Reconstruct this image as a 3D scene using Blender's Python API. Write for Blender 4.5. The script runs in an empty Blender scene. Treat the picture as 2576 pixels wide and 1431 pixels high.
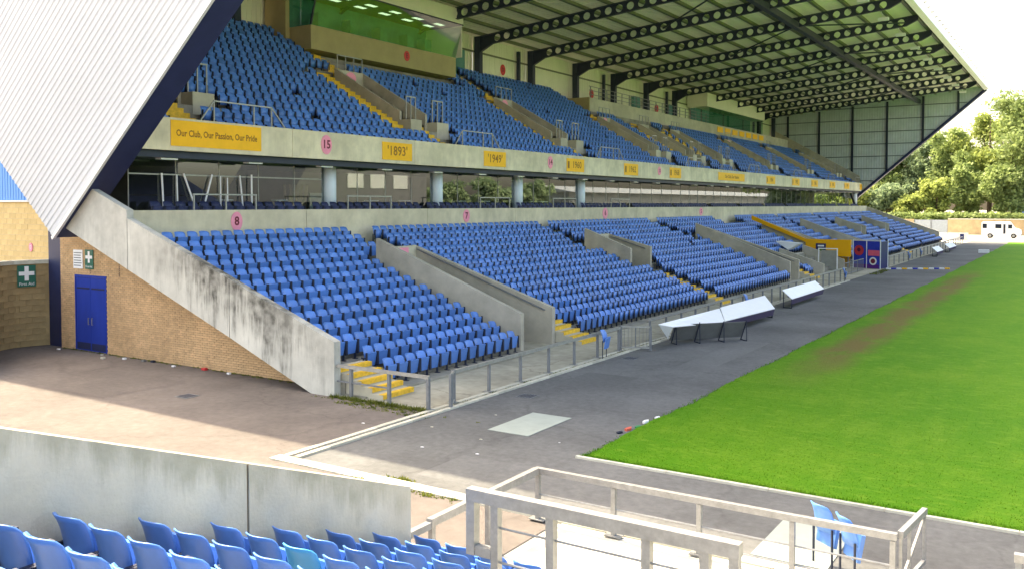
import bpy, math, random
import numpy as np
from mathutils import Vector, Matrix
R = math.radians
random.seed(7); rng = np.random.default_rng(7)
sc = bpy.context.scene
COL = sc.collection

# ------------------------------------------------------------------ camera
CAMZ, YAW, TILT, F_PX = 5.2, 32.65, 2.0, 2250.0 / 2576.0
cam_d = bpy.data.cameras.new('camera'); cam = bpy.data.objects.new('camera', cam_d); COL.objects.link(cam)
cam.location = (0, 0, CAMZ)
cam.rotation_euler = (R(90 - TILT), 0, R(YAW))
cam_d.sensor_width = 36.0; cam_d.lens = 36.0 * F_PX
cam_d.shift_y = -(715.5 - (515 + 2250 * math.tan(R(TILT)))) / 2576.0
cam_d.clip_start = 0.1; cam_d.clip_end = 3000
sc.camera = cam

# ------------------------------------------------------------------ sky, sun, exposure
SUN_A, SUN_B = 0.70, -0.186                       # shadow shift per metre of height along X and Y
el = math.atan(1 / math.hypot(SUN_A, SUN_B))
w = bpy.data.worlds.new('World'); sc.world = w; w.use_nodes = True
nt = w.node_tree; nt.nodes.clear()
sky = nt.nodes.new('ShaderNodeTexSky'); sky.sky_type = 'NISHITA'; sky.sun_disc = False
sky.sun_elevation = el; sky.sun_rotation = math.atan2(-SUN_A, -SUN_B)
sky.air_density = 0.9; sky.dust_density = 5.0; sky.ozone_density = 1.0; sky.altitude = 50
bg = nt.nodes.new('ShaderNodeBackground'); bg.inputs['Strength'].default_value = 0.15
wo = nt.nodes.new('ShaderNodeOutputWorld')
nt.links.new(sky.outputs[0], bg.inputs[0]); nt.links.new(bg.outputs[0], wo.inputs[0])
sun_d = bpy.data.lights.new('sun', 'SUN'); sun_d.energy = 2.2; sun_d.angle = R(0.53); sun_d.color = (1.0, 0.95, 0.86)
sun = bpy.data.objects.new('sun', sun_d); COL.objects.link(sun)
sun.rotation_euler = Vector((SUN_A, SUN_B, -1)).to_track_quat('-Z', 'Y').to_euler()
sun.location = (-40, 30, 60)
sc.view_settings.view_transform = 'Standard'; sc.view_settings.look = 'None'
sc.view_settings.exposure = 2.45; sc.view_settings.gamma = 1.0; sc.view_settings.use_curve_mapping = False
sc.view_settings.use_white_balance = True; sc.view_settings.white_balance_temperature = 8300; sc.view_settings.white_balance_tint = 8

# ------------------------------------------------------------------ materials
MATS = {}
def mat(name, col, rough=0.7, var=0.12, scale=3.0, bump=0.0, bscale=40.0, metal=0.0, spec=0.3, stretch=(1, 1, 1),
        col2=None, tone=0.0, objrand=0.0, var2=0.0, scale2=0.4, detail=6):
    if name in MATS: return MATS[name]
    m = bpy.data.materials.new(name); m.use_nodes = True
    t = m.node_tree; n = t.nodes; b = n['Principled BSDF']
    b.inputs['Roughness'].default_value = rough; b.inputs['Metallic'].default_value = metal
    b.inputs['Specular IOR Level'].default_value = spec
    tc = n.new('ShaderNodeTexCoord'); mp = n.new('ShaderNodeMapping'); mp.inputs['Scale'].default_value = stretch
    t.links.new(tc.outputs['Object'], mp.inputs[0])
    nz = n.new('ShaderNodeTexNoise'); nz.inputs['Scale'].default_value = scale; nz.inputs['Detail'].default_value = detail
    nz.inputs['Roughness'].default_value = 0.65
    t.links.new(mp.outputs[0], nz.inputs['Vector'])
    mr = n.new('ShaderNodeMapRange'); mr.inputs[1].default_value = 0.3; mr.inputs[2].default_value = 0.7
    t.links.new(nz.outputs[0], mr.inputs[0])
    mx = n.new('ShaderNodeMix'); mx.data_type = 'RGBA'
    c = Vector(col)
    a0 = c * (1 - var); a1 = Vector(col2) if col2 else c * (1 + var)
    mx.inputs[6].default_value = (*a0, 1); mx.inputs[7].default_value = (*a1, 1)
    t.links.new(mr.outputs[0], mx.inputs[0])
    out = mx.outputs[2]
    def mul(sock_val, out, lo, hi):
        r_ = n.new('ShaderNodeMapRange'); r_.inputs[3].default_value = lo; r_.inputs[4].default_value = hi
        t.links.new(sock_val, r_.inputs[0])
        v = n.new('ShaderNodeVectorMath'); v.operation = 'SCALE'
        t.links.new(out, v.inputs[0]); t.links.new(r_.outputs[0], v.inputs['Scale'])
        return v.outputs[0]
    if var2:
        n2 = n.new('ShaderNodeTexNoise'); n2.inputs['Scale'].default_value = scale2; n2.inputs['Detail'].default_value = 3
        t.links.new(mp.outputs[0], n2.inputs['Vector'])
        r2 = n.new('ShaderNodeMapRange'); r2.inputs[1].default_value = 0.35; r2.inputs[2].default_value = 0.65
        t.links.new(n2.outputs[0], r2.inputs[0])
        out = mul(r2.outputs[0], out, 1 - var2, 1 + var2)
    if tone:
        at = n.new('ShaderNodeAttribute'); at.attribute_name = 'tone'
        out = mul(at.outputs['Fac'], out, 1 - tone, 1 + tone)
    if objrand:
        oi = n.new('ShaderNodeObjectInfo'); out = mul(oi.outputs['Random'], out, 1 - objrand, 1 + objrand)
    t.links.new(out, b.inputs['Base Color'])
    if bump:
        nb = n.new('ShaderNodeTexNoise'); nb.inputs['Scale'].default_value = bscale; nb.inputs['Detail'].default_value = 4
        t.links.new(mp.outputs[0], nb.inputs['Vector'])
        bp = n.new('ShaderNodeBump'); bp.inputs['Strength'].default_value = bump; bp.inputs['Distance'].default_value = 0.02
        t.links.new(nb.outputs[0], bp.inputs['Height']); t.links.new(bp.outputs[0], b.inputs['Normal'])
    MATS[name] = m
    return m

def streak_mat(name, col, dark, slope, c0, xlo, xhi, depth=1.3, strength=0.95, ax='X', base=0.12, fine=4.5):
    """weathered concrete; black algae runs down from a (sloping) top edge z = c0 - slope * x"""
    if name in MATS: return MATS[name]
    m = mat(name, col, rough=0.85, var=0.13, scale=1.3, bump=0.25, bscale=25, spec=0.2, var2=0.08, scale2=0.5)
    t = m.node_tree; n = t.nodes; b = n['Principled BSDF']
    src = b.inputs['Base Color'].links[0].from_socket
    tc = n.new('ShaderNodeNewGeometry'); sp = n.new('ShaderNodeSeparateXYZ'); t.links.new(tc.outputs['Position'], sp.inputs[0])
    def math_(op, a, bb=None, clamp=False):
        k = n.new('ShaderNodeMath'); k.operation = op; k.use_clamp = clamp
        for i, v in enumerate((a, bb)):
            if v is None: continue
            if isinstance(v, (int, float)): k.inputs[i].default_value = v
            else: t.links.new(v, k.inputs[i])
        return k.outputs[0]
    top = math_('ADD', math_('MULTIPLY', sp.outputs[ax], -slope), c0)
    d = math_('DIVIDE', math_('SUBTRACT', top, sp.outputs['Z']), depth)
    cm = n.new('ShaderNodeCombineXYZ'); t.links.new(sp.outputs['X'], cm.inputs[0]); t.links.new(sp.outputs['Y'], cm.inputs[1])
    t.links.new(math_('MULTIPLY', sp.outputs['Z'], 0.10), cm.inputs[2])
    nz = n.new('ShaderNodeTexNoise'); nz.inputs['Scale'].default_value = fine; nz.inputs['Detail'].default_value = 7; nz.inputs['Roughness'].default_value = 0.75
    t.links.new(cm.outputs[0], nz.inputs['Vector'])
    big = n.new('ShaderNodeTexNoise'); big.inputs['Scale'].default_value = 0.8; t.links.new(cm.outputs[0], big.inputs['Vector'])
    length = math_('ADD', math_('MULTIPLY', nz.outputs[0], 2.2), math_('SUBTRACT', math_('MULTIPLY', big.outputs[0], 1.4), 1.22))
    st = math_('MULTIPLY', math_('SUBTRACT', length, math_('MULTIPLY', d, 0.75)), 2.2, clamp=False)
    mask = n.new('ShaderNodeMapRange'); mask.interpolation_type = 'SMOOTHSTEP'
    mid = (xlo + xhi) / 2; half = abs(xhi - xlo) / 2
    mask.inputs[1].default_value = half * 1.35; mask.inputs[2].default_value = half * 0.3; mask.inputs[3].default_value = base; mask.inputs[4].default_value = 1
    t.links.new(math_('ABSOLUTE', math_('SUBTRACT', sp.outputs[ax], mid)), mask.inputs[0])
    st = math_('MULTIPLY', math_('MAXIMUM', math_('MINIMUM', st, 1.0), 0.0), math_('MULTIPLY', mask.outputs[0], strength))
    bl = n.new('ShaderNodeTexNoise'); bl.inputs['Scale'].default_value = 3.0; bl.inputs['Detail'].default_value = 6; t.links.new(tc.outputs['Position'], bl.inputs['Vector'])
    br = n.new('ShaderNodeMapRange'); br.inputs[1].default_value = 0.3; br.inputs[2].default_value = 0.65; br.inputs[3].default_value = 0.35; t.links.new(bl.outputs[0], br.inputs[0])
    st = math_('MULTIPLY', st, br.outputs[0])
    mx = n.new('ShaderNodeMix'); mx.data_type = 'RGBA'; mx.inputs[7].default_value = (*dark, 1)
    t.links.new(st, mx.inputs[0]); t.links.new(src, mx.inputs[6]); t.links.new(mx.outputs[2], b.inputs['Base Color'])
    return m

def glass_mat(name, tint, ior=1.9, rough=0.0):
    m = bpy.data.materials.new(name); m.use_nodes = True; t = m.node_tree; n = t.nodes; n.clear()
    tr = n.new('ShaderNodeBsdfTransparent'); tr.inputs[0].default_value = (*tint, 1)
    gl = n.new('ShaderNodeBsdfGlossy'); gl.inputs['Roughness'].default_value = rough; gl.inputs[0].default_value = (0.9, 0.95, 0.95, 1)
    fr = n.new('ShaderNodeFresnel'); fr.inputs[0].default_value = ior
    mx = n.new('ShaderNodeMixShader'); o = n.new('ShaderNodeOutputMaterial')
    ge = n.new('ShaderNodeNewGeometry'); iv = n.new('ShaderNodeMath'); iv.operation = 'SUBTRACT'; iv.inputs[0].default_value = 1.0; t.links.new(ge.outputs['Backfacing'], iv.inputs[1])
    mu = n.new('ShaderNodeMath'); mu.operation = 'MULTIPLY'; t.links.new(fr.outputs[0], mu.inputs[0]); t.links.new(iv.outputs[0], mu.inputs[1])
    t.links.new(mu.outputs[0], mx.inputs[0]); t.links.new(tr.outputs[0], mx.inputs[1]); t.links.new(gl.outputs[0], mx.inputs[2])
    t.links.new(mx.outputs[0], o.inputs[0]); MATS[name] = m
    return m

def leaf_mat(name, c1, c2, scale=0.35):
    m = bpy.data.materials.new(name); m.use_nodes = True; t = m.node_tree; n = t.nodes; b = n['Principled BSDF']
    b.inputs['Roughness'].default_value = 0.6; b.inputs['Specular IOR Level'].default_value = 0.2
    tc = n.new('ShaderNodeTexCoord'); nz = n.new('ShaderNodeTexNoise'); nz.inputs['Scale'].default_value = scale; nz.inputs['Detail'].default_value = 5
    t.links.new(tc.outputs['Object'], nz.inputs['Vector'])
    at = n.new('ShaderNodeAttribute'); at.attribute_name = 'tone'
    ad = n.new('ShaderNodeMath'); ad.operation = 'MULTIPLY_ADD'; ad.inputs[1].default_value = 0.55
    t.links.new(at.outputs['Fac'], ad.inputs[0]); t.links.new(nz.outputs[0], ad.inputs[2])
    mr = n.new('ShaderNodeMapRange'); mr.inputs[1].default_value = 0.45; mr.inputs[2].default_value = 1.0; t.links.new(ad.outputs[0], mr.inputs[0])
    mx = n.new('ShaderNodeMix'); mx.data_type = 'RGBA'; mx.inputs[6].default_value = (*c1, 1); mx.inputs[7].default_value = (*c2, 1)
    t.links.new(mr.outputs[0], mx.inputs[0]); t.links.new(mx.outputs[2], b.inputs['Base Color'])
    tl = n.new('ShaderNodeBsdfTranslucent'); t.links.new(mx.outputs[2], tl.inputs[0])
    ms = n.new('ShaderNodeMixShader'); ms.inputs[0].default_value = 0.5
    t.links.new(b.outputs[0], ms.inputs[1]); t.links.new(tl.outputs[0], ms.inputs[2])
    t.links.new(ms.outputs[0], n['Material Output'].inputs[0]); MATS[name] = m
    return m

CONC = mat('concrete', (0.50, 0.46, 0.36), rough=0.88, var=0.14, scale=1.1, bump=0.2, bscale=22, spec=0.2, var2=0.1, scale2=0.35)
CONCD = mat('concrete_terrace', (0.30, 0.28, 0.23), rough=0.9, var=0.22, scale=2.2, bump=0.25, bscale=30, spec=0.15, var2=0.15, scale2=0.5)
CONCV = mat('concrete_vomitory', (0.46, 0.42, 0.34), rough=0.9, var=0.16, scale=1.4, bump=0.2, bscale=25, spec=0.2, var2=0.12, scale2=0.4)
PARA = streak_mat('concrete_parapet', (0.53, 0.525, 0.47), (0.05, 0.048, 0.04), 0.359, -4.63, -24.2, -17.9, depth=2.1, base=0.25)
SIDEW = streak_mat('concrete_side_wall', (0.585, 0.54, 0.445), (0.10, 0.10, 0.03), 0.36, 1.52 + .36 * 9.05, 3.0, 9.0, depth=0.42, strength=0.42, ax='Y', base=0.6, fine=3.2)
FASC = streak_mat('concrete_fascia', (0.72, 0.655, 0.47), (0.14, 0.12, 0.08), 0.0, 8.28, 20, 130, depth=1.6, strength=0.26, ax='Y', base=0.6, fine=2.5)
BAND = streak_mat('concrete_band', (0.68, 0.61, 0.45), (0.16, 0.14, 0.09), 0.0, 5.0, 20, 130, depth=1.6, strength=0.24, ax='Y', base=0.7, fine=1.8)
ASPH = mat('asphalt', (0.140, 0.142, 0.140), rough=0.92, var=0.16, scale=6, bump=0.35, bscale=180, spec=0.2, var2=0.14, scale2=0.22)
TARM = mat('tarmac_forecourt', (0.152, 0.132, 0.120), rough=0.93, var=0.12, scale=5, bump=0.35, bscale=160, spec=0.2, var2=0.12, scale2=0.3)
APRON = mat('concrete_apron', (0.40, 0.37, 0.29), rough=0.9, var=0.16, scale=2.5, bump=0.2, bscale=60, spec=0.2, var2=0.12, scale2=0.5)
KERB = mat('kerb_stone', (0.52, 0.50, 0.41), rough=0.9, var=0.16, scale=4, bump=0.2, bscale=50, spec=0.2, objrand=0.12)
NAVY = mat('navy_steel', (0.020, 0.028, 0.085), rough=0.45, var=0.15, scale=1.5, spec=0.4)
NAVYD = mat('dark_steel', (0.026, 0.034, 0.055), rough=0.5, var=0.2, scale=1.5, spec=0.35)
BLUEP = mat('blue_paint', (0.012, 0.045, 0.33), rough=0.4, var=0.12, scale=2.0, spec=0.4, stretch=(1, 1, .3))
GALV = mat('galvanised_steel', (0.36, 0.355, 0.33), rough=0.5, var=0.18, scale=9, metal=0.45, spec=0.4)
FGR = mat('foreground_rail_steel', (0.27, 0.272, 0.27), rough=0.42, var=0.2, scale=10, metal=0.35, spec=0.5)
RAILG = mat('grey_rail_paint', (0.20, 0.21, 0.22), rough=0.5, var=0.2, scale=6, metal=0.2, spec=0.4)
CLAD = mat('white_cladding', (0.52, 0.55, 0.59), rough=0.42, var=0.03, scale=0.6, spec=0.4, stretch=(1, 1, 1), var2=0.05, scale2=0.15)
CLADG = mat('grey_cladding', (0.50, 0.55, 0.57), rough=0.5, var=0.10, scale=0.8, spec=0.3)
CREAM = mat('cream_cladding', (0.72, 0.72, 0.56), rough=0.55, var=0.05, scale=0.9, spec=0.3)
SOFF = mat('roof_soffit', (0.84, 0.79, 0.72), rough=0.55, var=0.10, scale=0.7, spec=0.3, stretch=(1, .15, 1))
PURL = mat('purlin_steel', (0.15, 0.16, 0.10), rough=0.5, var=0.1, scale=2, spec=0.3)
SILV = mat('silver_gutter', (0.72, 0.74, 0.77), rough=0.35, var=0.06, scale=2, metal=0.3, spec=0.5)
YELL = mat('yellow_paint', (0.80, 0.48, 0.05), rough=0.6, var=0.25, scale=7, spec=0.3)
BLUE = mat('seat_blue', (0.078, 0.225, 0.60), rough=0.33, var=0.10, scale=5, spec=0.5, objrand=0.17)
BLUES = mat('seat_blue_mass', (0.078, 0.225, 0.60), rough=0.33, var=0.08, scale=5, spec=0.5, tone=0.24)
CYAN = mat('seat_cyan', (0.05, 0.36, 0.66), rough=0.35, var=0.08, scale=5, spec=0.5)
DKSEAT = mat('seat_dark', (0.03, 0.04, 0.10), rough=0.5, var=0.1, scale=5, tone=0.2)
BLACK = mat('black_steel', (0.022, 0.028, 0.05), rough=0.45, var=0.1, scale=5)
BRICK = mat('brick', (0.60, 0.39, 0.215), rough=0.9, var=0.16, scale=5, bump=0.3, bscale=70, spec=0.15, objrand=0.09, var2=0.1, scale2=0.5)
BRICKS = mat('brick_mass', (0.60, 0.39, 0.215), rough=0.9, var=0.16, scale=5, bump=0.3, bscale=70, spec=0.15, tone=0.10, var2=0.1, scale2=0.5)
MORT = mat('mortar', (0.55, 0.46, 0.34), rough=0.95, var=0.1, scale=8)
BLOCK = mat('stone_block', (0.36, 0.26, 0.135), rough=0.92, var=0.14, scale=5, bump=0.3, bscale=60, spec=0.15, objrand=0.07, var2=0.12, scale2=0.6)
YBLOCK = mat('yellow_block', (0.66, 0.50, 0.25), rough=0.92, var=0.10, scale=5, bump=0.2, bscale=60, spec=0.15, objrand=0.07)
AMBER = mat('amber_banner', (0.95, 0.50, 0.025), rough=0.55, var=0.06, scale=2)
AMBERT = mat('banner_text', (0.30, 0.14, 0.02), rough=0.6, var=0.05)
PINK = mat('pink_disc', (0.88, 0.30, 0.42), rough=0.5, var=0.06)
REDS = mat('red_sign', (0.62, 0.05, 0.05), rough=0.5, var=0.06)
DKRED = mat('dark_red_text', (0.16, 0.015, 0.03), rough=0.5, var=0.05)
WHITE = mat('white_paint', (0.82, 0.82, 0.82), rough=0.5, var=0.03, scale=3)
SHEET = mat('white_sheet', (0.93, 0.93, 0.94), rough=0.6, var=0.03, scale=3)
GREENS = mat('first_aid_green', (0.012, 0.13, 0.09), rough=0.4, var=0.05)
PALEB = mat('pale_blue_column', (0.66, 0.76, 0.80), rough=0.45, var=0.04)
MATG = mat('pale_green_mat', (0.34, 0.38, 0.34), rough=0.85, var=0.08, scale=3, bump=0.2, bscale=80)
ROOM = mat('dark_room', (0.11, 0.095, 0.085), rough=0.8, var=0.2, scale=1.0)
ROOM2 = mat('room_teal', (0.10, 0.24, 0.23), rough=0.7, var=0.2, scale=1.0)
TAN = mat('tan_concrete', (0.40, 0.33, 0.17), rough=0.85, var=0.08, scale=1.2, bump=0.1, bscale=30)
ORANGE = mat('orange_panel', (0.85, 0.40, 0.01), rough=0.45, var=0.05, scale=1.5)
ROYAL = mat('royal_blue_panel', (0.02, 0.045, 0.42), rough=0.4, var=0.2, scale=1.2)
DKBL = mat('dark_blue_panel', (0.012, 0.02, 0.11), rough=0.4, var=0.1)
GREYB = mat('board_back_grey', (0.16, 0.165, 0.165), rough=0.7, var=0.12, scale=3)
def cracks(m, sc_, amt, wd):
    t = m.node_tree; n = t.nodes; b = n['Principled BSDF']; src = b.inputs['Base Color'].links[0].from_socket
    tc = n.new('ShaderNodeNewGeometry'); nz = n.new('ShaderNodeTexNoise'); nz.inputs['Scale'].default_value = 1.6; nz.inputs['Detail'].default_value = 5; t.links.new(tc.outputs['Position'], nz.inputs['Vector'])
    va = n.new('ShaderNodeVectorMath'); va.operation = 'MULTIPLY_ADD'; va.inputs[1].default_value = (1.1, 1.1, 0); t.links.new(nz.outputs['Color'], va.inputs[0]); t.links.new(tc.outputs['Position'], va.inputs[2])
    vo = n.new('ShaderNodeTexVoronoi'); vo.feature = 'DISTANCE_TO_EDGE'; vo.inputs['Scale'].default_value = sc_; t.links.new(va.outputs[0], vo.inputs['Vector'])
    mr = n.new('ShaderNodeMapRange'); mr.inputs[1].default_value = 0; mr.inputs[2].default_value = wd; mr.inputs[3].default_value = 1 - amt; mr.inputs[4].default_value = 1; t.links.new(vo.outputs['Distance'], mr.inputs[0])
    n3 = n.new('ShaderNodeTexNoise'); n3.inputs['Scale'].default_value = 0.33; n3.inputs['Detail'].default_value = 8; n3.inputs['Roughness'].default_value = .7; t.links.new(tc.outputs['Position'], n3.inputs['Vector'])
    m3 = n.new('ShaderNodeMapRange'); m3.inputs[1].default_value = .35; m3.inputs[2].default_value = .68; m3.inputs[3].default_value = .82; m3.inputs[4].default_value = 1.16; t.links.new(n3.outputs[0], m3.inputs[0])
    k = n.new('ShaderNodeMath'); k.operation = 'MULTIPLY'; t.links.new(mr.outputs[0], k.inputs[0]); t.links.new(m3.outputs[0], k.inputs[1])
    v = n.new('ShaderNodeVectorMath'); v.operation = 'SCALE'; t.links.new(src, v.inputs[0]); t.links.new(k.outputs[0], v.inputs['Scale']); t.links.new(v.outputs[0], b.inputs['Base Color'])
cracks(ASPH, 0.14, 0.15, 0.010); cracks(TARM, 0.2, 0.14, 0.010); cracks(APRON, 0.28, 0.3, 0.012)
SKYB = mat('sky_blue_cladding', (0.10, 0.34, 0.78), rough=0.45, var=0.05, scale=2, stretch=(6, 1, .2))
BARK = mat('bark', (0.10, 0.075, 0.05), rough=0.95, var=0.3, scale=3)
TYRE = mat('tyre', (0.02, 0.02, 0.022), rough=0.8, var=0.1)
DGLASS = mat('dark_glass', (0.02, 0.025, 0.035), rough=0.08, var=0.1, spec=0.6)
GLASS = glass_mat('box_glass', (0.80, 0.86, 0.85), ior=2.7)
GGLASS = glass_mat('green_glass', (0.70, 0.86, 0.76), ior=1.5)
LAMP = bpy.data.materials.new('ceiling_lamp'); LAMP.use_nodes = True
LAMP.node_tree.nodes['Principled BSDF'].inputs['Emission Color'].default_value = (0.9, 1.0, 0.9, 1); LAMP.node_tree.nodes['Principled BSDF'].inputs['Emission Strength'].default_value = 0.35
OPPG = mat('far_building_grey', (0.085, 0.09, 0.095), rough=0.7, var=0.06, scale=0.3)
LEAF1 = leaf_mat('leaf_mid_green', (0.19, 0.25, 0.09), (0.28, 0.36, 0.13))
LEAF2 = leaf_mat('leaf_yellow_green', (0.23, 0.29, 0.08), (0.34, 0.40, 0.12))
LEAF3 = leaf_mat('leaf_blue_green', (0.17, 0.24, 0.13), (0.25, 0.33, 0.18))
WEED = leaf_mat('weed_green', (0.07, 0.10, 0.015), (0.20, 0.22, 0.05), scale=2.0)

# ------------------------------------------------------------------ mesh helpers
ORG = {}
def link(o): COL.objects.link(o); return o
def tag(o, label=None, cat=None, group=None, kind=None):
    if label: o['label'] = label
    if cat: o['category'] = cat
    if group: o['group'] = group
    if kind: o['kind'] = kind
    return o
def thing(name, label, cat, loc=(0, 0, 0), rz=0.0, group=None):
    o = bpy.data.objects.new(name, None); link(o); o.location = loc; o.rotation_euler = (0, 0, rz); o.empty_display_size = 0.2
    tag(o, label, cat, group); ORG[o.name] = Vector(loc)
    return o
class MB:
    def __init__(s): s.v = []; s.f = []; s.m = []
    def add(s, verts, faces, mi=0):
        b = len(s.v); s.v += [tuple(p) for p in verts]
        for f in faces: s.f.append(tuple(i + b for i in f)); s.m.append(mi)
        return s
    def box(s, x0, x1, y0, y1, z0, z1, mi=0):
        v = [(x, y, z) for z in (z0, z1) for y in (y0, y1) for x in (x0, x1)]
        return s.add(v, [(0, 2, 3, 1), (4, 5, 7, 6), (0, 1, 5, 4), (2, 6, 7, 3), (0, 4, 6, 2), (1, 3, 7, 5)], mi)
    def bar(s, a, b, wd=0.06, hd=None, mi=0, up=(0, 0, 1)):
        a = Vector(a); b = Vector(b); hd = wd if hd is None else hd; d = (b - a).normalized()
        u = Vector(up)
        if abs(d.dot(u)) > 0.98: u = Vector((0, 1, 0))
        sd = d.cross(u).normalized(); up_ = sd.cross(d).normalized()
        v = [p + sd * (i * wd / 2) + up_ * (j * hd / 2) for p in (a, b) for i, j in ((-1, -1), (1, -1), (1, 1), (-1, 1))]
        return s.add(v, [(0, 1, 2, 3), (7, 6, 5, 4), (0, 4, 5, 1), (1, 5, 6, 2), (2, 6, 7, 3), (3, 7, 4, 0)], mi)
    def tube(s, a, b, r0, r1=None, n=10, mi=0, caps=True):
        a = Vector(a); b = Vector(b); r1 = r0 if r1 is None else r1; d = (b - a).normalized()
        u = Vector((0, 0, 1)) if abs(d.z) < 0.9 else Vector((1, 0, 0))
        s1 = d.cross(u).normalized(); s2 = d.cross(s1)
        v = []
        for p, r in ((a, r0), (b, r1)):
            for i in range(n):
                t = 2 * math.pi * i / n; v.append(p + s1 * (r * math.cos(t)) + s2 * (r * math.sin(t)))
        f = [(i, (i + 1) % n, n + (i + 1) % n, n + i) for i in range(n)]
        if caps: f += [tuple(range(n))[::-1], tuple(range(n, 2 * n))]
        return s.add(v, f, mi)
    def prism(s, pts, axis, a0, a1, mi=0):
        """pts: polygon in the other two axes (x,z) for axis y, (y,z) for x, (x,y) for z"""
        def mk(p, a): return {'y': (p[0], a, p[1]), 'x': (a, p[0], p[1]), 'z': (p[0], p[1], a)}[axis]
        n = len(pts); v = [mk(p, a0) for p in pts] + [mk(p, a1) for p in pts]
        f = [tuple(range(n)), tuple(range(n, 2 * n))[::-1]] + [(i, n + i, n + (i + 1) % n, (i + 1) % n) for i in range(n)]
        return s.add(v, f, mi)
    def build(s, name, mats, parent=None, loc=None, smooth=False, fix=True):
        if not isinstance(mats, (list, tuple)): mats = [mats]
        org = Vector((0, 0, 0))
        if parent is not None: org = ORG.get(parent.name, org)
        elif loc is not None: org = Vector(loc)
        me = bpy.data.meshes.new(name)
        me.from_pydata([(p[0] - org.x, p[1] - org.y, p[2] - org.z) for p in s.v], [], s.f)
        for m_ in mats: me.materials.append(m_)
        if len(mats) > 1: me.polygons.foreach_set('material_index', s.m)
        if fix:
            import bmesh
            bm = bmesh.new(); bm.from_mesh(me); bmesh.ops.recalc_face_normals(bm, faces=bm.faces); bm.to_mesh(me); bm.free()
        if smooth: me.polygons.foreach_set('use_smooth', [True] * len(me.polygons))
        me.update()
        o = bpy.data.objects.new(name, me); link(o)
        if parent is not None: o.parent = parent
        elif loc is not None: o.location = loc
        ORG[o.name] = org
        return o
def inst(name, me, parent=None, loc=(0, 0, 0), rz=0.0):
    o = bpy.data.objects.new(name, me); link(o); o.location = loc; o.rotation_euler = (0, 0, rz)
    if parent is not None: o.parent = parent
    return o
def text(body, size, pos, right, up, material, parent, name='lettering', bold=0.0, squash=1.0):
    cu = bpy.data.curves.new('t', 'FONT'); cu.body = body; cu.size = size; cu.align_x = 'CENTER'; cu.align_y = 'CENTER'; cu.resolution_u = 2
    cu.offset = bold
    ob = bpy.data.objects.new('t', cu); link(ob)
    bpy.context.view_layer.update()
    dg = bpy.context.evaluated_depsgraph_get()
    me = bpy.data.meshes.new_from_object(ob.evaluated_get(dg)); me.name = name
    bpy.data.objects.remove(ob)
    r_ = Vector(right); u_ = Vector(up); n_ = r_.cross(u_); p_ = Vector(pos) - ORG.get(parent.name, Vector((0, 0, 0)))
    for v in me.vertices: c = v.co.copy(); v.co = p_ + r_ * (c.x * squash) + u_ * c.y + n_ * c.z
    me.materials.clear(); me.materials.append(material)
    o = bpy.data.objects.new(name, me); link(o); o.parent = parent; ORG[o.name] = ORG.get(parent.name, Vector((0, 0, 0)))
    return o
def disc(mb, c, rx, rz_, axis, th, n=20, mi=0):
    pts = [(c[0] + rx * math.cos(2 * math.pi * i / n), c[1] + rz_ * math.sin(2 * math.pi * i / n)) for i in range(n)]
    return mb.prism(pts, axis, th[0], th[1], mi)
ORD = ['first', 'second', 'third', 'fourth', 'fifth', 'sixth', 'seventh', 'eighth', 'ninth', 'tenth', 'eleventh', 'twelfth', 'thirteenth',
       'fourteenth', 'fifteenth', 'sixteenth', 'seventeenth', 'eighteenth', 'nineteenth', 'twentieth'] + ['%dth' % i for i in range(21, 60)]
def tone_attr(me, vals):
    a = me.attributes.new('tone', 'FLOAT', 'FACE'); a.data.foreach_set('value', np.asarray(vals, np.float32))

# ------------------------------------------------------------------ layout constants
Y0, Y1 = 17.7, 136.5           # near and far end of the main stand
GY = 17.5                      # near gable face
BAY = 7.907; YB = 18.1
PITCH_X, PITCH_Y, KERB_X = -8.6, 16.2, -13.6

# ------------------------------------------------------------------ ground
def sheet(name, x0, x1, y0, y1, z, m, nx=1, ny=1):
    mb = MB(); mb.add([(x0, y0, z), (x1, y0, z), (x1, y1, z), (x0, y1, z)], [(0, 1, 2, 3)])
    return tag(mb.build(name, m, fix=False), kind='structure')
sheet('ground', -500, 500, -300, 900, -0.012, mat('ground_concrete', (0.36, 0.34, 0.30), rough=0.95, var=0.15, scale=0.6, var2=0.15, scale2=0.05))
sheet('forecourt', -60, -13.62, -20, 18.75, -0.004, TARM)
sheet('asphalt_path', -13.62, 60, 12.62, 143.0, 0.0, ASPH)
sheet('stand_apron', -17.9, -13.62, 17.75, 136.3, 0.006, APRON)
sheet('end_apron', -7.1, 30, 8.0, 12.60, 0.004, mat('pale_concrete', (0.52, 0.49, 0.42), rough=0.9, var=0.1, scale=2, var2=0.08, scale2=0.5))
sheet('tarmac_strip', -13.62, -7.2, -5, 12.60, 0.002, TARM)

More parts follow.
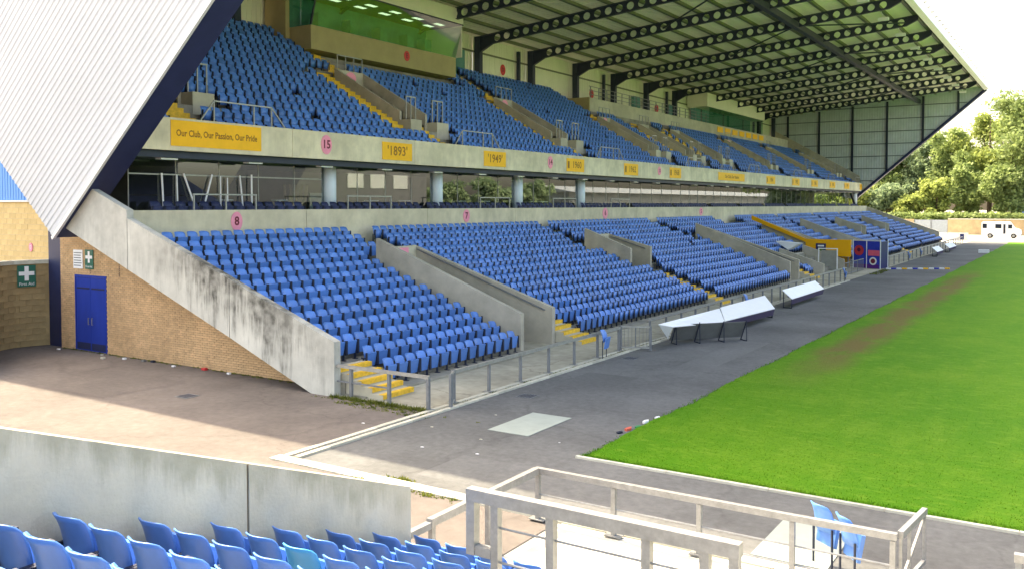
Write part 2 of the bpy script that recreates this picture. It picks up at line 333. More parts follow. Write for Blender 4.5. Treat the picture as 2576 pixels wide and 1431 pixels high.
# pitch: gently noisy outline along the touchline
def pitch():
    m = bpy.data.materials.new('pitch_grass'); m.use_nodes = True; t = m.node_tree; n = t.nodes; b = n['Principled BSDF']
    b.inputs['Roughness'].default_value = 0.85; b.inputs['Specular IOR Level'].default_value = 0.12
    tc = n.new('ShaderNodeTexCoord'); sp = n.new('ShaderNodeSeparateXYZ'); t.links.new(tc.outputs['Object'], sp.inputs[0])
    def noise(sc_, det, st=(1, 1, 1), rough=0.6):
        mp = n.new('ShaderNodeMapping'); mp.inputs['Scale'].default_value = st; t.links.new(tc.outputs['Object'], mp.inputs[0])
        k = n.new('ShaderNodeTexNoise'); k.inputs['Scale'].default_value = sc_; k.inputs['Detail'].default_value = det; k.inputs['Roughness'].default_value = rough
        t.links.new(mp.outputs[0], k.inputs['Vector']); return k.outputs[0]
    def rng_(s, a, b_, c, d, sm=True):
        k = n.new('ShaderNodeMapRange'); k.interpolation_type = 'SMOOTHSTEP' if sm else 'LINEAR'
        for i, v in zip((1, 2, 3, 4), (a, b_, c, d)): k.inputs[i].default_value = v
        t.links.new(s, k.inputs[0]); return k.outputs[0]
    def mix(f, a, b_):
        k = n.new('ShaderNodeMix'); k.data_type = 'RGBA'
        for i, v in ((0, f), (6, a), (7, b_)):
            if isinstance(v, tuple): k.inputs[i].default_value = (*v, 1)
            elif isinstance(v, float): k.inputs[i].default_value = v
            else: t.links.new(v, k.inputs[i])
        return k.outputs[2]
    def mul(a, b_):
        k = n.new('ShaderNodeMath'); k.operation = 'MULTIPLY'
        for i, v in enumerate((a, b_)):
            if isinstance(v, float): k.inputs[i].default_value = v
            else: t.links.new(v, k.inputs[i])
        return k.outputs[0]
    big = noise(0.22, 4, (1, 0.6, 1)); mid = noise(1.3, 5, (1.0, 0.45, 1)); fine = noise(14, 6, rough=0.8)
    c = mix(rng_(big, 0.35, 0.65, 0, 1), (0.068, 0.208, 0.007), (0.115, 0.25, 0.012))
    c = mix(rng_(mid, 0.45, 0.75, 0, 0.55), c, (0.18, 0.31, 0.025))
    c = mix(rng_(noise(0.5, 6, (0.35, 1.6, 1), .7), 0.42, 0.68, 0.0, 0.5), c, (0.062, 0.21, 0.004))
    c = mix(rng_(fine, 0.38, 0.66, 0.0, 0.75), c, (0.05, 0.178, 0.004))
    c = mix(rng_(noise(3.2, 6, (0.55, 1.5, 1), .75), 0.50, 0.72, 0.0, 0.6), c, (0.185, 0.30, 0.03))
    # linesman's worn strip along the touchline
    wob = noise(0.35, 3)
    k = n.new('ShaderNodeMath'); k.operation = 'MULTIPLY_ADD'; k.inputs[1].default_value = 1.3; t.links.new(wob, k.inputs[0]); t.links.new(sp.outputs['X'], k.inputs[2])
    ab = n.new('ShaderNodeMath'); ab.operation = 'ABSOLUTE'; s2 = n.new('ShaderNodeMath'); s2.operation = 'ADD'; s2.inputs[1].default_value = 6.45
    t.links.new(k.outputs[0], s2.inputs[0]); t.links.new(s2.outputs[0], ab.inputs[0])
    worn = mul(rng_(ab.outputs[0], 1.2, 0.2, 0, 1), mul(rng_(sp.outputs['Y'], 24, 34, 0, 1), rng_(sp.outputs['Y'], 82, 66, 0, 1)))
    worn = mul(worn, rng_(noise(0.9, 5, (1, .35, 1), .7), 0.30, 0.56, 0.35, 0.95))
    c = mix(worn, c, (0.16, 0.12, 0.04))
    t.links.new(c, b.inputs['Base Color'])
    bp = n.new('ShaderNodeBump'); bp.inputs['Strength'].default_value = 0.7; bp.inputs['Distance'].default_value = 0.03
    t.links.new(noise(45, 5, (1, .6, 1), .8), bp.inputs['Height']); t.links.new(bp.outputs[0], b.inputs['Normal'])
    pts = []; y = PITCH_Y
    left = []
    while y < 139:
        left.append((PITCH_X + random.uniform(-.05, .05) + .05 * math.sin(y * .9), y)); y += 0.35
    pts = [(60, PITCH_Y), (60, 139)] + left[::-1]
    mb = MB(); mb.add([(p[0], p[1], 0.03) for p in pts], [tuple(range(len(pts)))])
    for i in range(len(left) - 1):
        a, b_ = left[i], left[i + 1]
        mb.add([(a[0] - .04, a[1], 0.001), (b_[0] - .04, b_[1], 0.001), (b_[0], b_[1], 0.0302), (a[0], a[1], 0.0302)], [(0, 1, 2, 3)])
    o = mb.build('pitch', m, fix=False); tag(o, kind='structure')
    # ragged grass blades along both edges
    V = []; Fc = []
    def blade(x, y, h):
        a = random.uniform(0, 6.28); wd = random.uniform(.006, .014); l = random.uniform(.2, .8) * h
        dx, dy = math.cos(a) * wd, math.sin(a) * wd; b0 = len(V)
        V.extend([(x - dx, y - dy, .0), (x + dx, y + dy, .0), (x + math.sin(a) * l, y - math.cos(a) * l, h)]); Fc.append((b0, b0 + 1, b0 + 2))
    for i in range(4500):
        y_ = 16.25 + random.random() ** 1.7 * 40; blade(PITCH_X + random.gauss(.03, .07), y_, random.uniform(.02, .06))
    for i in range(4500): blade(random.uniform(-8.6, 3), 16.2 + abs(random.gauss(.03, .06)), random.uniform(.035, .075))
    # short blades standing over the nearest part of the pitch
    N = 30000; rg = np.random.default_rng(3)
    yy = 16.22 + rg.exponential(9.0, N); xx = PITCH_X + rg.random(N) * np.minimum(10.5, 12)
    aa = rg.random(N) * 6.283; wd = rg.uniform(.005, .011, N); hh = rg.uniform(.008, .026, N) * (0.6 + .8 * rg.random(N)) / (1 + (yy - 16) / 25); ll = hh * rg.uniform(.3, 1.2, N)
    p0 = np.stack([xx - np.cos(aa) * wd, yy - np.sin(aa) * wd, np.full(N, .028)], 1); p1 = np.stack([xx + np.cos(aa) * wd, yy + np.sin(aa) * wd, np.full(N, .028)], 1); p2 = np.stack([xx + np.sin(aa) * ll, yy - np.cos(aa) * ll, .03 + hh], 1)
    b0 = len(V); V.extend(map(tuple, np.stack([p0, p1, p2], 1).reshape(-1, 3).tolist())); Fc.extend([(b0 + 3 * i, b0 + 3 * i + 1, b0 + 3 * i + 2) for i in range(N)])
    mb = MB(); mb.v = V; mb.f = Fc; mb.m = [0] * len(Fc)
    g = mb.build('pitch_edge_grass', MATS['pitch_grass'] if 'pitch_grass' in MATS else m, fix=False)
    tag(g, 'ragged green grass blades along the edges of the pitch', 'grass', kind='stuff')
pitch()

# ------------------------------------------------------------------ kerbs (structures with separate stones)
def kerb_run(name, a, b, wd, z0, z1, ln, m=KERB):
    a = Vector(a); b = Vector(b); L = (b - a).length; d = (b - a) / L; nrm = Vector((-d.y, d.x)); n = max(1, round(L / ln)); st = L / n
    base = MB(); pts = [a + nrm * (-wd / 2 + .01), b + nrm * (-wd / 2 + .01), b + nrm * (wd / 2 - .01), a + nrm * (wd / 2 - .01)]
    base.prism([(p.x, p.y) for p in pts], 'z', z0, z1 - .012)
    root = tag(base.build(name, MORT), kind='structure')
    mb = MB(); h = st / 2 - .006; mb.box(-h, h, -wd / 2, wd / 2, z0, z1)
    me = None
    for i in range(n):
        c = a + d * (st * (i + .5))
        if me is None: o = mb.build('kerb_stone', m, root); me = o.data
        else: o = inst('kerb_stone', me, root)
        o.location = (c.x, c.y, random.uniform(-.003, .003)); o.rotation_euler = (0, 0, math.atan2(d.y, d.x) + random.uniform(-.004, .004))
kerb_run('pitch_kerb', (-8.75, 16.1), (3.2, 16.1), .09, -.01, .045, 1.9)
kerb_run('touchline_kerb', (-13.54, 12.95), (-13.54, 64.0), .12, -.01, .05, 0.92)
kerb_run('drainage_kerb', (-13.86, 12.95), (-13.86, 64.0), .14, -.01, .022, 0.92)
kerb_run('end_kerb', (-14.0, 12.76), (2.0, 12.76), .30, -.01, .03, 0.92, KERB)

# ------------------------------------------------------------------ main stand
ST = thing('main_stand', 'two-tier concrete football stand with blue seats, navy steel roof and white gable', 'stand', (-27, Y0, 0))
LX, LZ, LDX, LDZ = -16.15, 0.06, 0.768, 0.2875         # lower tier: first tread edge, floor, tread, rise
def lprof(k0, k1, zb=-0.1):
    pts = [(LX - LDX * k0, zb), (LX - LDX * k0, LZ + LDZ * k0)]
    for k in range(k0, k1 + 1):
        if k > k0: pts.append((LX - LDX * k, LZ + LDZ * k))
        xb = LX - LDX * (k + 1) if k < 12 else -26.55
        pts.append((xb, LZ + LDZ * k))
    pts.append((pts[-1][0], zb))
    return pts
FV = [(26.65, 29.05), (60.8, 63.2), (76.3, 79.0), (88.6, 91.0)]
MV = [(44.0, 46.8), (103.0, 105.6), (117.0, 119.5)]
allv = sorted([(a, b, 'f') for a, b in FV] + [(a, b, 'm') for a, b in MV])
sl_ = [(x_, z_) for (x_, z_) in lprof(0, 12)[1:-1]]
sl_ = [(LX, -.1)] + sl_ + [(-26.55, LZ + LDZ * 12 - .45), (-18.2, .02), (-17.9, -.1)]
MB().prism(sl_, 'y', Y0 + .25, 18.82).build('terrace_block', CONCD, ST)
y = 18.82
for a, b, t_ in allv + [(Y1 - .3, 0, 'e')]:
    MB().prism(lprof(0, 12), 'y', y, a).build('terrace_block', CONCD, ST)
    if t_ == 'e': break
    MB().prism(lprof(9, 12), 'y', a, b).build('terrace_block', CONCD, ST)
    if t_ == 'm': MB().prism(lprof(0, 4), 'y', a, b).build('terrace_block', CONCD, ST)
    y = b
def ltop(x): return 1.38 + 0.375 * (-16.75 - x)
for i, (a, b, t_) in enumerate(allv):
    xf, xb = (-16.7, -23.4) if t_ == 'f' else (-20.6, -23.4)
    zb = -.05 if t_ == 'f' else 0.9
    for j_, y_ in enumerate(((a - .02, a + .2), (b - .2, b + .02))):
        dz_ = .34 * j_
        MB().prism([(xf, zb), (xf, ltop(xf)), (xb, ltop(xb) - dz_), (xb, zb)], 'y', *y_).build('vomitory_wall', CONCV, ST)
    MB().box(xb - .02, xb + .22, a + .2, b - .2, .5, ltop(xb) - .36).build('vomitory_back_wall', CONC, ST)
    if i == 0: MB().box(xb + .222, xb + .24, a + .7, b - .7, ltop(xb) - .9, ltop(xb) - .42).build('number_plate', PINK, ST)
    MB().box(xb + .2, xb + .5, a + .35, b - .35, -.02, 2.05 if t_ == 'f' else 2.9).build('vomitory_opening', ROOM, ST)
    # handrail on the inside of the near wall
    mb = MB(); mb.bar((xf - .3, b - .25, ltop(xf) - .1), (xb + .3, b - .25, ltop(xb) - .5), .05)
    mb.bar((xf - .3, a + .25, ltop(xf) - .1), (xb + .3, a + .25, ltop(xb) - .2), .05)
    mb.build('handrail', RAILG, ST)
# small yellow and concrete stairs at the foot of the lower tier
def flight(name, x0, z0, n, tread, rise, y0, y1, par=ST, top=False):
    mb = MB(); z0 += .006
    for k in range(n):
        xa = x0 - tread * k; zt = z0 + rise * (k + 1)
        mb.box(xa - tread, xa, y0, y1, z0 - .05, zt, 0)
        mb.box(xa - .15, xa + .012, y0 + .01, y1 - .01, zt - rise * .8, zt + .012, 1)
    return mb.build(name, [CONC, YELL], par)
flight('stair', LX + .55, 0.0, 5, .384, .1437, 18.0, 19.3)
flight('stair', LX + .55, 0.0, 5, .384, .1437, 29.12, 30.4)
for yc in (45.4, 104.3): flight('stair', LX + .4, 0.0, 10, .384, .1437, yc - .6, yc + .6)
for yc in (43.5, 59.1, 102.2): flight('stair', LX - LDX * 8 + .384, LZ + LDZ * 7, 10, .384, .1437, yc - .45, yc + .45)
flight('stair', LX + .4, 0.0, 4, .384, .1437, 63.8, 65.0)

# end parapets (near one in three cast panels with joints)
def ptop(x): return 1.49 + (4.75 - 1.49) / (26.17 - 17.07) * (-17.07 - x)
def pbot(x): return max(-.05, .37 * (-17.83 - x))
cuts = [-17.07, -21.3, -26.2, -30.4]
for i in range(3):
    xa, xb = cuts[i], cuts[i + 1] + (.03 if i < 2 else 0)
    if i < 2: pts = [(xa, pbot(xa)), (xa, ptop(xa)), (xb, ptop(xb)), (xb, pbot(xb))] if i else [(xa, -.05), (xa, ptop(xa)), (xb, ptop(xb)), (xb, pbot(xb)), (-17.83, -.05)]
    else: pts = [(xa, pbot(xa)), (xa, ptop(xa) + .26), (xb, ptop(xb) + .30), (xb, pbot(xb))]
    MB().prism(pts, 'y', Y0, Y0 + .25).build('parapet_panel', PARA, ST)
MB().prism([(-17.0, -.05), (-17.0, ptop(-17)), (-26.6, ptop(-26.6)), (-26.6, -.05)], 'y', Y1 - .3, Y1).build('parapet_panel', CONCV, ST)

# wall band behind the lower tier, one cast panel per bay
nb = 15
for k in range(nb):
    a = max(Y0 + .26, YB + BAY * k + .012); b = min(Y1 - .31, YB + BAY * (k + 1) - .012)
    MB().box(-26.8, -26.55, a, b, 3.3, 5.0).build('rear_wall_panel', BAND, ST)
    MB().box(-27.5, -27.3, a, b, 7.12, 8.28).build('fascia_panel', FASC, ST)
MB().box(-28.45, -27.51, Y0 + 1.0, Y1, 6.86, 7.3).build('soffit_beam', NAVYD, ST)
MB().box(-36, -28.46, 19.65, Y1, 6.86, 6.98).build('box_ceiling', NAVYD, ST)
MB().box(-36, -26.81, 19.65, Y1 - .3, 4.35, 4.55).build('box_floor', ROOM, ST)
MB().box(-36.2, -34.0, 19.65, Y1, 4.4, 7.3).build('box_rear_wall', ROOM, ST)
for k in range(nb * 2):
    y_ = 20.4 + BAY / 2 * k
    if y_ < Y1 - 1: MB().box(-27.95, -27.62, y_ - .35, y_ + .35, 6.80, 6.858).build('bulkhead_light', SILV, ST)
# glass of the boxes: one pane per quarter bay, thin mullions, pale columns in front
pw = BAY / 4
gp = None
for k in range(int((Y1 - 2 - 19.4) / pw)):
    ya = 19.4 + pw * k
    if gp is None:
        o = MB().box(-28.612, -28.6, ya + .012, ya + pw - .012, 4.56, 6.85).build('glass_pane', GLASS, ST); gp = o.data
    else:
        o = inst('glass_pane', gp, ST, (0, pw * k, 0))
    o = MB().box(-28.63, -28.58, ya - .011, ya + .011, 4.56, 6.85).build('mullion', GALV, ST)
MB().box(-28.64, -28.57, 19.4, 28.9, 6.28, 6.33).build('transom', GALV, ST)
for k in range(4):
    y_ = 29.4 + BAY * k
    if y_ < Y1 - 2: MB().tube((-28.56, y_, 4.55), (-28.56, y_, 6.855), .30, n=20).build('round_column', PALEB, ST, smooth=True)
# white struts leaning just outside the near box glass, pale screens inside it
for (xa, ya, za, xb, yb, zb, r_) in ((-28.45, 20.75, 4.6, -28.5, 20.7, 6.35, .035), (-28.45, 21.35, 4.6, -28.5, 21.35, 6.3, .025), (-28.5, 21.65, 6.35, -28.45, 22.25, 4.75, .035), (-28.5, 22.95, 6.35, -28.45, 22.4, 4.75, .035),
                                     (-28.5, 23.35, 4.9, -28.5, 23.35, 6.3, .025), (-28.45, 23.65, 4.6, -28.5, 23.68, 6.25, .025), (-28.5, 24.3, 6.35, -28.45, 24.45, 4.6, .032), (-28.45, 24.85, 4.6, -28.45, 24.85, 6.4, .035)):
    MB().tube((xa, ya, za), (xb, yb, zb), r_, n=8).build('white_strut', WHITE, ST)
for i in range(5): MB().bar((-30 - .1 * i, 28.2 + .35 * i, 4.6), (-31, 29.0 + .35 * i, 6.1), .12, .05).build('stacked_board', mat('timber', (0.30, 0.21, 0.13), rough=0.8), ST)
MB().box(-31.5, -31.4, 31.0, 32.3, 4.6, 5.75).build('screen_board', mat('board_grey', (0.42, 0.46, 0.46)), ST)
for i, y_ in enumerate((24.6, 27.6, 33.6, 36.2, 41.0, 43.5, 48.5, 50.2)):
    mb = MB(); disc(mb, (-29.8, y_), .36, .36, 'z', (5.36, 5.40)); mb.tube((-29.8, y_, 4.56), (-29.8, y_, 5.36), .035, n=8); mb.build('high_table', WHITE, ST)

# upper terrace
UX, UZ, UDX, UDZ = -27.52, 7.8, 0.74, 0.434
def uprof(k0, k1, zb=None):
    zb = 7.2 + .3 * (k0 > 0) if zb is None else zb
    x0 = UX - UDX * k0
    pts = [(x0, UZ + UDZ * k0 - .6), (x0, UZ + UDZ * k0)]
    for k in range(k0, k1 + 1):
        if k > k0: pts.append((UX - UDX * k, UZ + UDZ * k))
        pts.append((UX - UDX * (k + 1), UZ + UDZ * k))
    xe, ze = pts[-1]; pts += [(xe, ze - .6)]
    return pts
UV = [21.8 + 15.8 * j for j in range(8)] + [77.4]
UV.sort()
prev = Y0 + 1.05
for yc in UV:
    a, b = yc - .95, yc + 1.05
    MB().prism(uprof(0, 16), 'y', prev, a).build('upper_terrace', CONCD, ST)
    MB().prism(uprof(0, 3), 'y', a, b).build('upper_terrace', CONCD, ST)
    MB().prism(uprof(10, 16), 'y', a, b).build('upper_terrace', CONCD, ST)
    MB().box(UX - UDX * 10, UX - UDX * 4, a, b, 8.7, UZ + UDZ * 3 - .002).build('vomitory_floor', CONCD, ST)
    prev = b
    utop = lambda x: UZ + UDZ * 3 + .95 + .586 * (UX - UDX * 4 - x)
    xf, xb = UX - UDX * 4 + .1, UX - UDX * 10 - .1
    for yy in ((a - .16, a), (b, b + .16)):
        MB().prism([(xf, 8.6), (xf, utop(xf) + .1), (xb, utop(xb)), (xb, 11.0)], 'y', *yy).build('vomitory_wall', CONCV, ST)
    MB().box(xb - .001, xb + .15, a, b, 9.2, utop(xb) - .05).build('vomitory_back_wall', CONCV, ST)
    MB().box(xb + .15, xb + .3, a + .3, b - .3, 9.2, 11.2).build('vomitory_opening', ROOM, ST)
    # concrete upstands with guard frames either side of the mouth
    for (ya, yb_, xx) in ((a - .16, a + .75, xf), (b + .2, b + 1.25, xf - .1)):
        zf = UZ + UDZ * 3
        MB().box(xx, xx + .75, ya, yb_, zf - .5, zf + .55).build('upstand', CONC, ST)
        mb = MB(); zt = zf + 1.75
        mb.bar((xx + .37, ya + .05, zt), (xx + .37, yb_ - .05, zt), .06)
        for t in (.07, .5, .93):
            y_ = ya + (yb_ - ya) * t; mb.bar((xx + .37, y_, zf + .55), (xx + .37, y_, zt - .03), .045)
        mb.build('guard_rail', GALV, ST)
    mb = MB(); zt = utop(xb) + .75
    for t in (0, .33, .66, 1): mb.bar((xb + .07, a + (b - a) * t, utop(xb) - .05), (xb + .07, a + (b - a) * t, zt), .04)
    mb.bar((xb + .07, a, zt), (xb + .07, b, zt), .05); mb.build('guard_rail', GALV, ST)
    if yc < 72 or 90 < yc < 110:
        mb = MB(); disc(mb, (yc + .05, utop(xb) - .45), .42, .34, 'x', (xb + .152, xb + .17)); mb.build('number_disc', PINK, ST)
    # yellow stair flights: above the mouth, beside its near wall, and below it
    flight('stair', UX - UDX * 11 + .37, UZ + UDZ * 10, 12 if yc < 70 else 3, .37, .217, yc - .55, yc + .75)
    flight('stair', UX - UDX * 4 + .37, UZ + UDZ * 3.0, 15, .37, .217, a - 1.85, a - .2)
    flight('stair', UX - UDX * 1 + .37, UZ, 7, .37, .217, yc - .75, yc + .55)
    # landing rail behind the fascia
    mb = MB(); xr = -27.42
    mb.bar((xr, yc + .4, 9.05), (xr, yc + 3.2, 9.05), .05)
    for t in (.4, 2.3, 3.2): mb.bar((xr, yc + t, 8.2), (xr, yc + t, 9.05), .045)
    mb.bar((xr, yc + 3.2, 9.05), (xr, yc + 3.9, 8.3), .045); mb.bar((xr, yc + .4, 9.05), (xr, yc - .2, 8.3), .045)
    mb.build('guard_rail', GALV, ST)
MB().prism(uprof(0, 16), 'y', prev, Y1).build('upper_terrace', CONCD, ST)
MB().prism([(UX, 7.3), (UX, 9.3), (-40, 16.4), (-40, 12)], 'y', Y1 - .5, Y1 - .3).build('end_parapet', CONCV, ST)

# rear wall, columns, rafters, purlins, roof
def zraf(x): return 17.45 + .098 * (x + 40)            # underside of the rafters
RD = .78
for k in range(nb):
    a, b = YB + BAY * k + .02, YB + BAY * (k + 1) - .02
    mb = MB(); n = 22; st = (b - a) / n                     # ribbed cladding
    for i in range(n):
        y_ = a + st * i
        pr = [(-40.62, y_), (-40.62, y_ + st * .55), (-40.585, y_ + st * .62), (-40.585, y_ + st * .93), (-40.62, y_ + st)]
        for p, q in zip(pr[:-1], pr[1:]): mb.add([(p[0], p[1], 14.2), (q[0], q[1], 14.2), (q[0], q[1], 18.9), (p[0], p[1], 18.9)], [(0, 1, 2, 3)])
    mb.build('rear_cladding', CREAM, ST, fix=False)
    MB().bar((-40.5, a, 17.15), (-40.5, b, 17.15), .12, .12).build('cladding_rail', PURL, ST)
    if k % 2 == 1: MB().box(-40.45, -40.2, b - 1.7, b - 1.45, 14.3, 18).build('service_post', NAVYD, ST)
for k in range(nb + 1):
    y_ = YB + BAY * k + (1.2 if k == 0 else (-.8 if k == nb else 0))
    MB().box(-40.28, -39.78, y_ - .22, y_ + .22, 13.8, zraf(-40) + RD).build('column', NAVYD, ST)
def rafter():
    mb = MB(); x0, x1 = -40.0, -12.0; cell = .86; sl = .098
    n = int((x1 - .6 - (-38.7)) / cell); xs = -38.7
    def P(x, t): return (x, 0, zraf(x) + t)
    t0, t1, tc, rr = .05, RD - .05, RD / 2, .27
    mb.add([P(x0, t0 - .55), P(xs, t0), P(xs, t1), P(x0, t1)], [(0, 1, 2, 3)])
    N = 16
    for i in range(n):
        xa = xs + cell * i; xb = xa + cell; xc = (xa + xb) / 2
        inner = []; outer = []
        for j in range(N):
            a = 2 * math.pi * (j + .5) / N; c, s = math.cos(a), math.sin(a)
            inner.append(P(xc + rr * c, tc + rr * s))
            kx = (cell / 2) / max(abs(c), 1e-6); ky = (t1 - tc) / max(abs(s), 1e-6); q = min(kx, ky)
            outer.append((c * q, s * q))
        # square off the corners
        op = []
        for (ox, oz) in outer: op.append(P(xc + ox, tc + oz))
        b0 = len(mb.v); mb.v += inner + op
        for j in range(N): mb.f.append((b0 + j, b0 + (j + 1) % N, b0 + N + (j + 1) % N, b0 + N + j)); mb.m.append(0)
        for sx in (-1, 1):
            for sz in (-1, 1):
                cc = P(xc + sx * cell / 2, tc + sz * (t1 - tc))
                best = [j for j in range(N)]
                # the two outer points on either side of the corner
                ang = math.atan2(sz * (t1 - tc), sx * cell / 2) % (2 * math.pi)
                j0 = int((ang / (2 * math.pi) * N) - .5) % N; j1 = (j0 + 1) % N
                b1 = len(mb.v); mb.v += [op[j0], op[j1], cc]; mb.f.append((b1, b1 + 1, b1 + 2)); mb.m.append(0)
    xe = xs + cell * n
    mb.add([P(xe, t0), P(x1, t0 + .35), P(x1, t1), P(xe, t1)], [(0, 1, 2, 3)])
    mb.bar((x0, 0, zraf(x0) - .5), (xs, 0, zraf(xs) + .02), .26, .05); mb.bar((xs, 0, zraf(xs) + .02), (xe, 0, zraf(xe) + .02), .26, .05)
    mb.bar((xe, 0, zraf(xe) + .02), (x1, 0, zraf(x1) + .37), .26, .05)
    mb.bar((x0, 0, zraf(x0) + RD - .02), (x1, 0, zraf(x1) + RD - .02), .26, .05)
    return mb
rm = None
for k in range(1, nb):
    if rm is None:
        o = rafter().build('rafter', NAVYD, ST, fix=False); rm = o.data; o.location = (0, YB + BAY * k, 0); o.location -= Vector((0, 0, 0))
    else: o = inst('rafter', rm, ST, (0, YB + BAY * k, 0))
for i in range(16):
    x_ = -39.6 + 1.82 * i; zz = zraf(x_) + RD
    MB().box(x_ - .13, x_ + .13, GY + .3, Y1, zz + .002, zz + .2).build('purlin', PURL, ST)
MB().bar((-19.85, GY + 1, zraf(-19.85) + .12), (-19.85, Y1, zraf(-19.85) + .12), .42, .5).build('spine_beam', NAVYD, ST)
for k in range(1, nb - 1, 2):
    ya, yb_ = YB + BAY * k, YB + BAY * (k + 1)
    mb = MB(); mb.tube((-19.7, ya, zraf(-19.7) + .1), (-13, yb_, zraf(-13) + .3), .06, n=8); mb.tube((-20, ya, zraf(-20) + .1), (-28, yb_, zraf(-28) + .3), .06, n=8)
    mb.build('bracing_rod', NAVYD, ST)
# roof deck: shallow trapezoidal ribs running up the slope (one sheet)
mb = MB(); zt = RD + .2; yy = GY + .05; stp = .5
while yy < Y1 + .1:
    for (u0, u1, d0, d1) in ((0, .3, 0, 0), (.3, .34, 0, .05), (.34, .46, .05, .05), (.46, .5, .05, 0)):
        mb.add([(-44, yy + u0, zraf(-44) + zt + d0), (-11.7, yy + u0, zraf(-11.7) + zt + d0), (-11.7, yy + u1, zraf(-11.7) + zt + d1), (-44, yy + u1, zraf(-44) + zt + d1)], [(0, 1, 2, 3)])
    yy += stp
mb.build('roof_deck', SOFF, ST, fix=False)
zf = zraf(-11.7)
MB().prism([(-11.75, zf + .35), (-11.3, zf + .5), (-11.25, zf + 1.15), (-11.75, zf + 1.2)], 'y', GY - .1, Y1 + .3).build('gutter', SILV, ST)
for k in range(48):
    y_ = 30 + 2.2 * k; mb = MB(); mb.box(-11.55, -11.4, y_ - .05, y_ + .05, zf + 1.15, zf + 1.5); mb.box(-11.7, -11.25, y_ - .16, y_ + .16, zf + 1.5, zf + 1.62); mb.build('roof_edge_light', GALV, ST)
for k in range(4, nb):
    y_ = YB + BAY * (k + .5)
    mb = MB(); mb.bar((-14.2, y_, zraf(-14) + RD), (-14.0, y_, zraf(-14) + .25), .06); mb.box(-14.4, -13.6, y_ - .22, y_ + .22, zraf(-14) + .02, zraf(-14) + .25); mb.build('floodlight', WHITE, ST)

# gables
def strips(poly, d, pitch_, depth, yface, sgn, mb):
    """corrugated sheet: ribs run along direction d inside the convex polygon (x,z)"""
    d = Vector(d).normalized(); nrm = Vector((-d.y, d.x)); P_ = [Vector(p) for p in poly]
    ts = [p.dot(nrm) for p in P_]; t0, t1 = min(ts), max(ts)
    def clip(t):
        out = []
        for i in range(len(P_)):
            a, b = P_[i], P_[(i + 1) % len(P_)]; ta, tb = a.dot(nrm), b.dot(nrm)
            if (ta - t) * (tb - t) <= 0 and abs(ta - tb) > 1e-9: out.append((a + (b - a) * ((t - ta) / (tb - ta))).dot(d))
        return (min(out), max(out)) if len(out) >= 2 else None
    prof = [(0, 0), (.42, 0), (.55, 1), (.87, 1), (1.0, 0)]
    t = t0 + 1e-3
    while t < t1 - 1e-3:
        for (a, da), (b, db) in zip(prof[:-1], prof[1:]):
            ta, tb = t + a * pitch_, min(t + b * pitch_, t1 - 1e-4)
            if ta >= t1 - 1e-4: break
            ca, cb = clip(ta), clip(tb)
            if not ca or not cb: continue
            q = []
            for s_, tt, dd in ((ca[0], ta, da), (ca[1], ta, da), (cb[1], tb, db), (cb[0], tb, db)):
                p = d * s_ + nrm * tt; q.append((p.x, yface - sgn * depth * dd, p.y))
            mb.add(q, [(0, 1, 2, 3)])
        t += pitch_
gs = .846
GV = (-30.05, 4.05)
gpoly = [GV, (-11.7, GV[1] + gs * 18.35), (-11.7, zf + 1.2), (-44, zraf(-44) + RD + .3), (-44, 15.35)]
mb = MB(); strips(gpoly, (1, gs), .235, .024, GY - .002, 1, mb); mb.build('gable_cladding', CLAD, ST, fix=False)
inner = [(p[0] + (.05 if i == 0 else -.0), p[1] + .02) for i, p in enumerate(gpoly)]
MB().prism(gpoly, 'y', GY, GY + 1.0).build('gable_frame', NAVY, ST)
MB().bar((-30.05 + .02, GY - .05, 4.03), (-11.7, GY - .05, GV[1] + gs * 18.35 - .02), .10, .12).build('gable_edge_trim', SILV, ST)
MB().box(-32.35, -31.4, 18.62, 19.3, -.02, 5.6).build('end_column', NAVY, ST)
fg_ = [(-28.4, 6.0), (-11.7, 20.7), (-11.7, zf + 1.2), (-41, zraf(-41) + RD + .2), (-41, 8.0)]
mb = MB(); strips(fg_, (0, 1), .35, .03, Y1 + .1, 1, mb); mb.build('gable_cladding', CLADG, ST, fix=False)
MB().prism([(p[0], p[1]) for p in fg_], 'y', Y1 + .12, Y1 + .9).build('gable_frame', CLADG, ST)
MB().bar((-28.5, Y1 + .3, 5.85), (-11.6, Y1 + .3, 20.72), .9, .35).build('gable_edge_trim', NAVY, ST)
for x_ in (-38, -33.4, -28.7, -24.0, -19.3, -14.9):
    zb = max(6.0 + (x_ + 28.4) * .88, 8.0) if x_ > -28.4 else 8
    MB().box(x_ - .14, x_ + .14, Y1 - .15, Y1 + .06, zb, zraf(x_) + RD).build('gable_post', NAVYD, ST)
for z_ in np.arange(8.6, 20, 1.75):
    xe = -28.4 + (z_ - 6.0) / .88 - .3
    if z_ < zraf(-20): MB().box(-40.5, xe, Y1 + .0, Y1 + .05, z_ - .06, z_ + .06).build('gable_rail', mat('gable_rail_grey', (0.16, 0.18, 0.19), rough=.6), ST)
MB().tube((-28, Y1 - 1.2, 4.5), (-28, Y1 - 1.2, 6.9), .3, n=14).build('round_column', WHITE, ST, smooth=True)
for s_ in (-1, 1): MB().bar((-28, Y1 - 1.2, 5.2), (-28, Y1 - 1.2 + s_ * 3.0, 7.0), .25).build('raking_strut', NAVYD, ST)

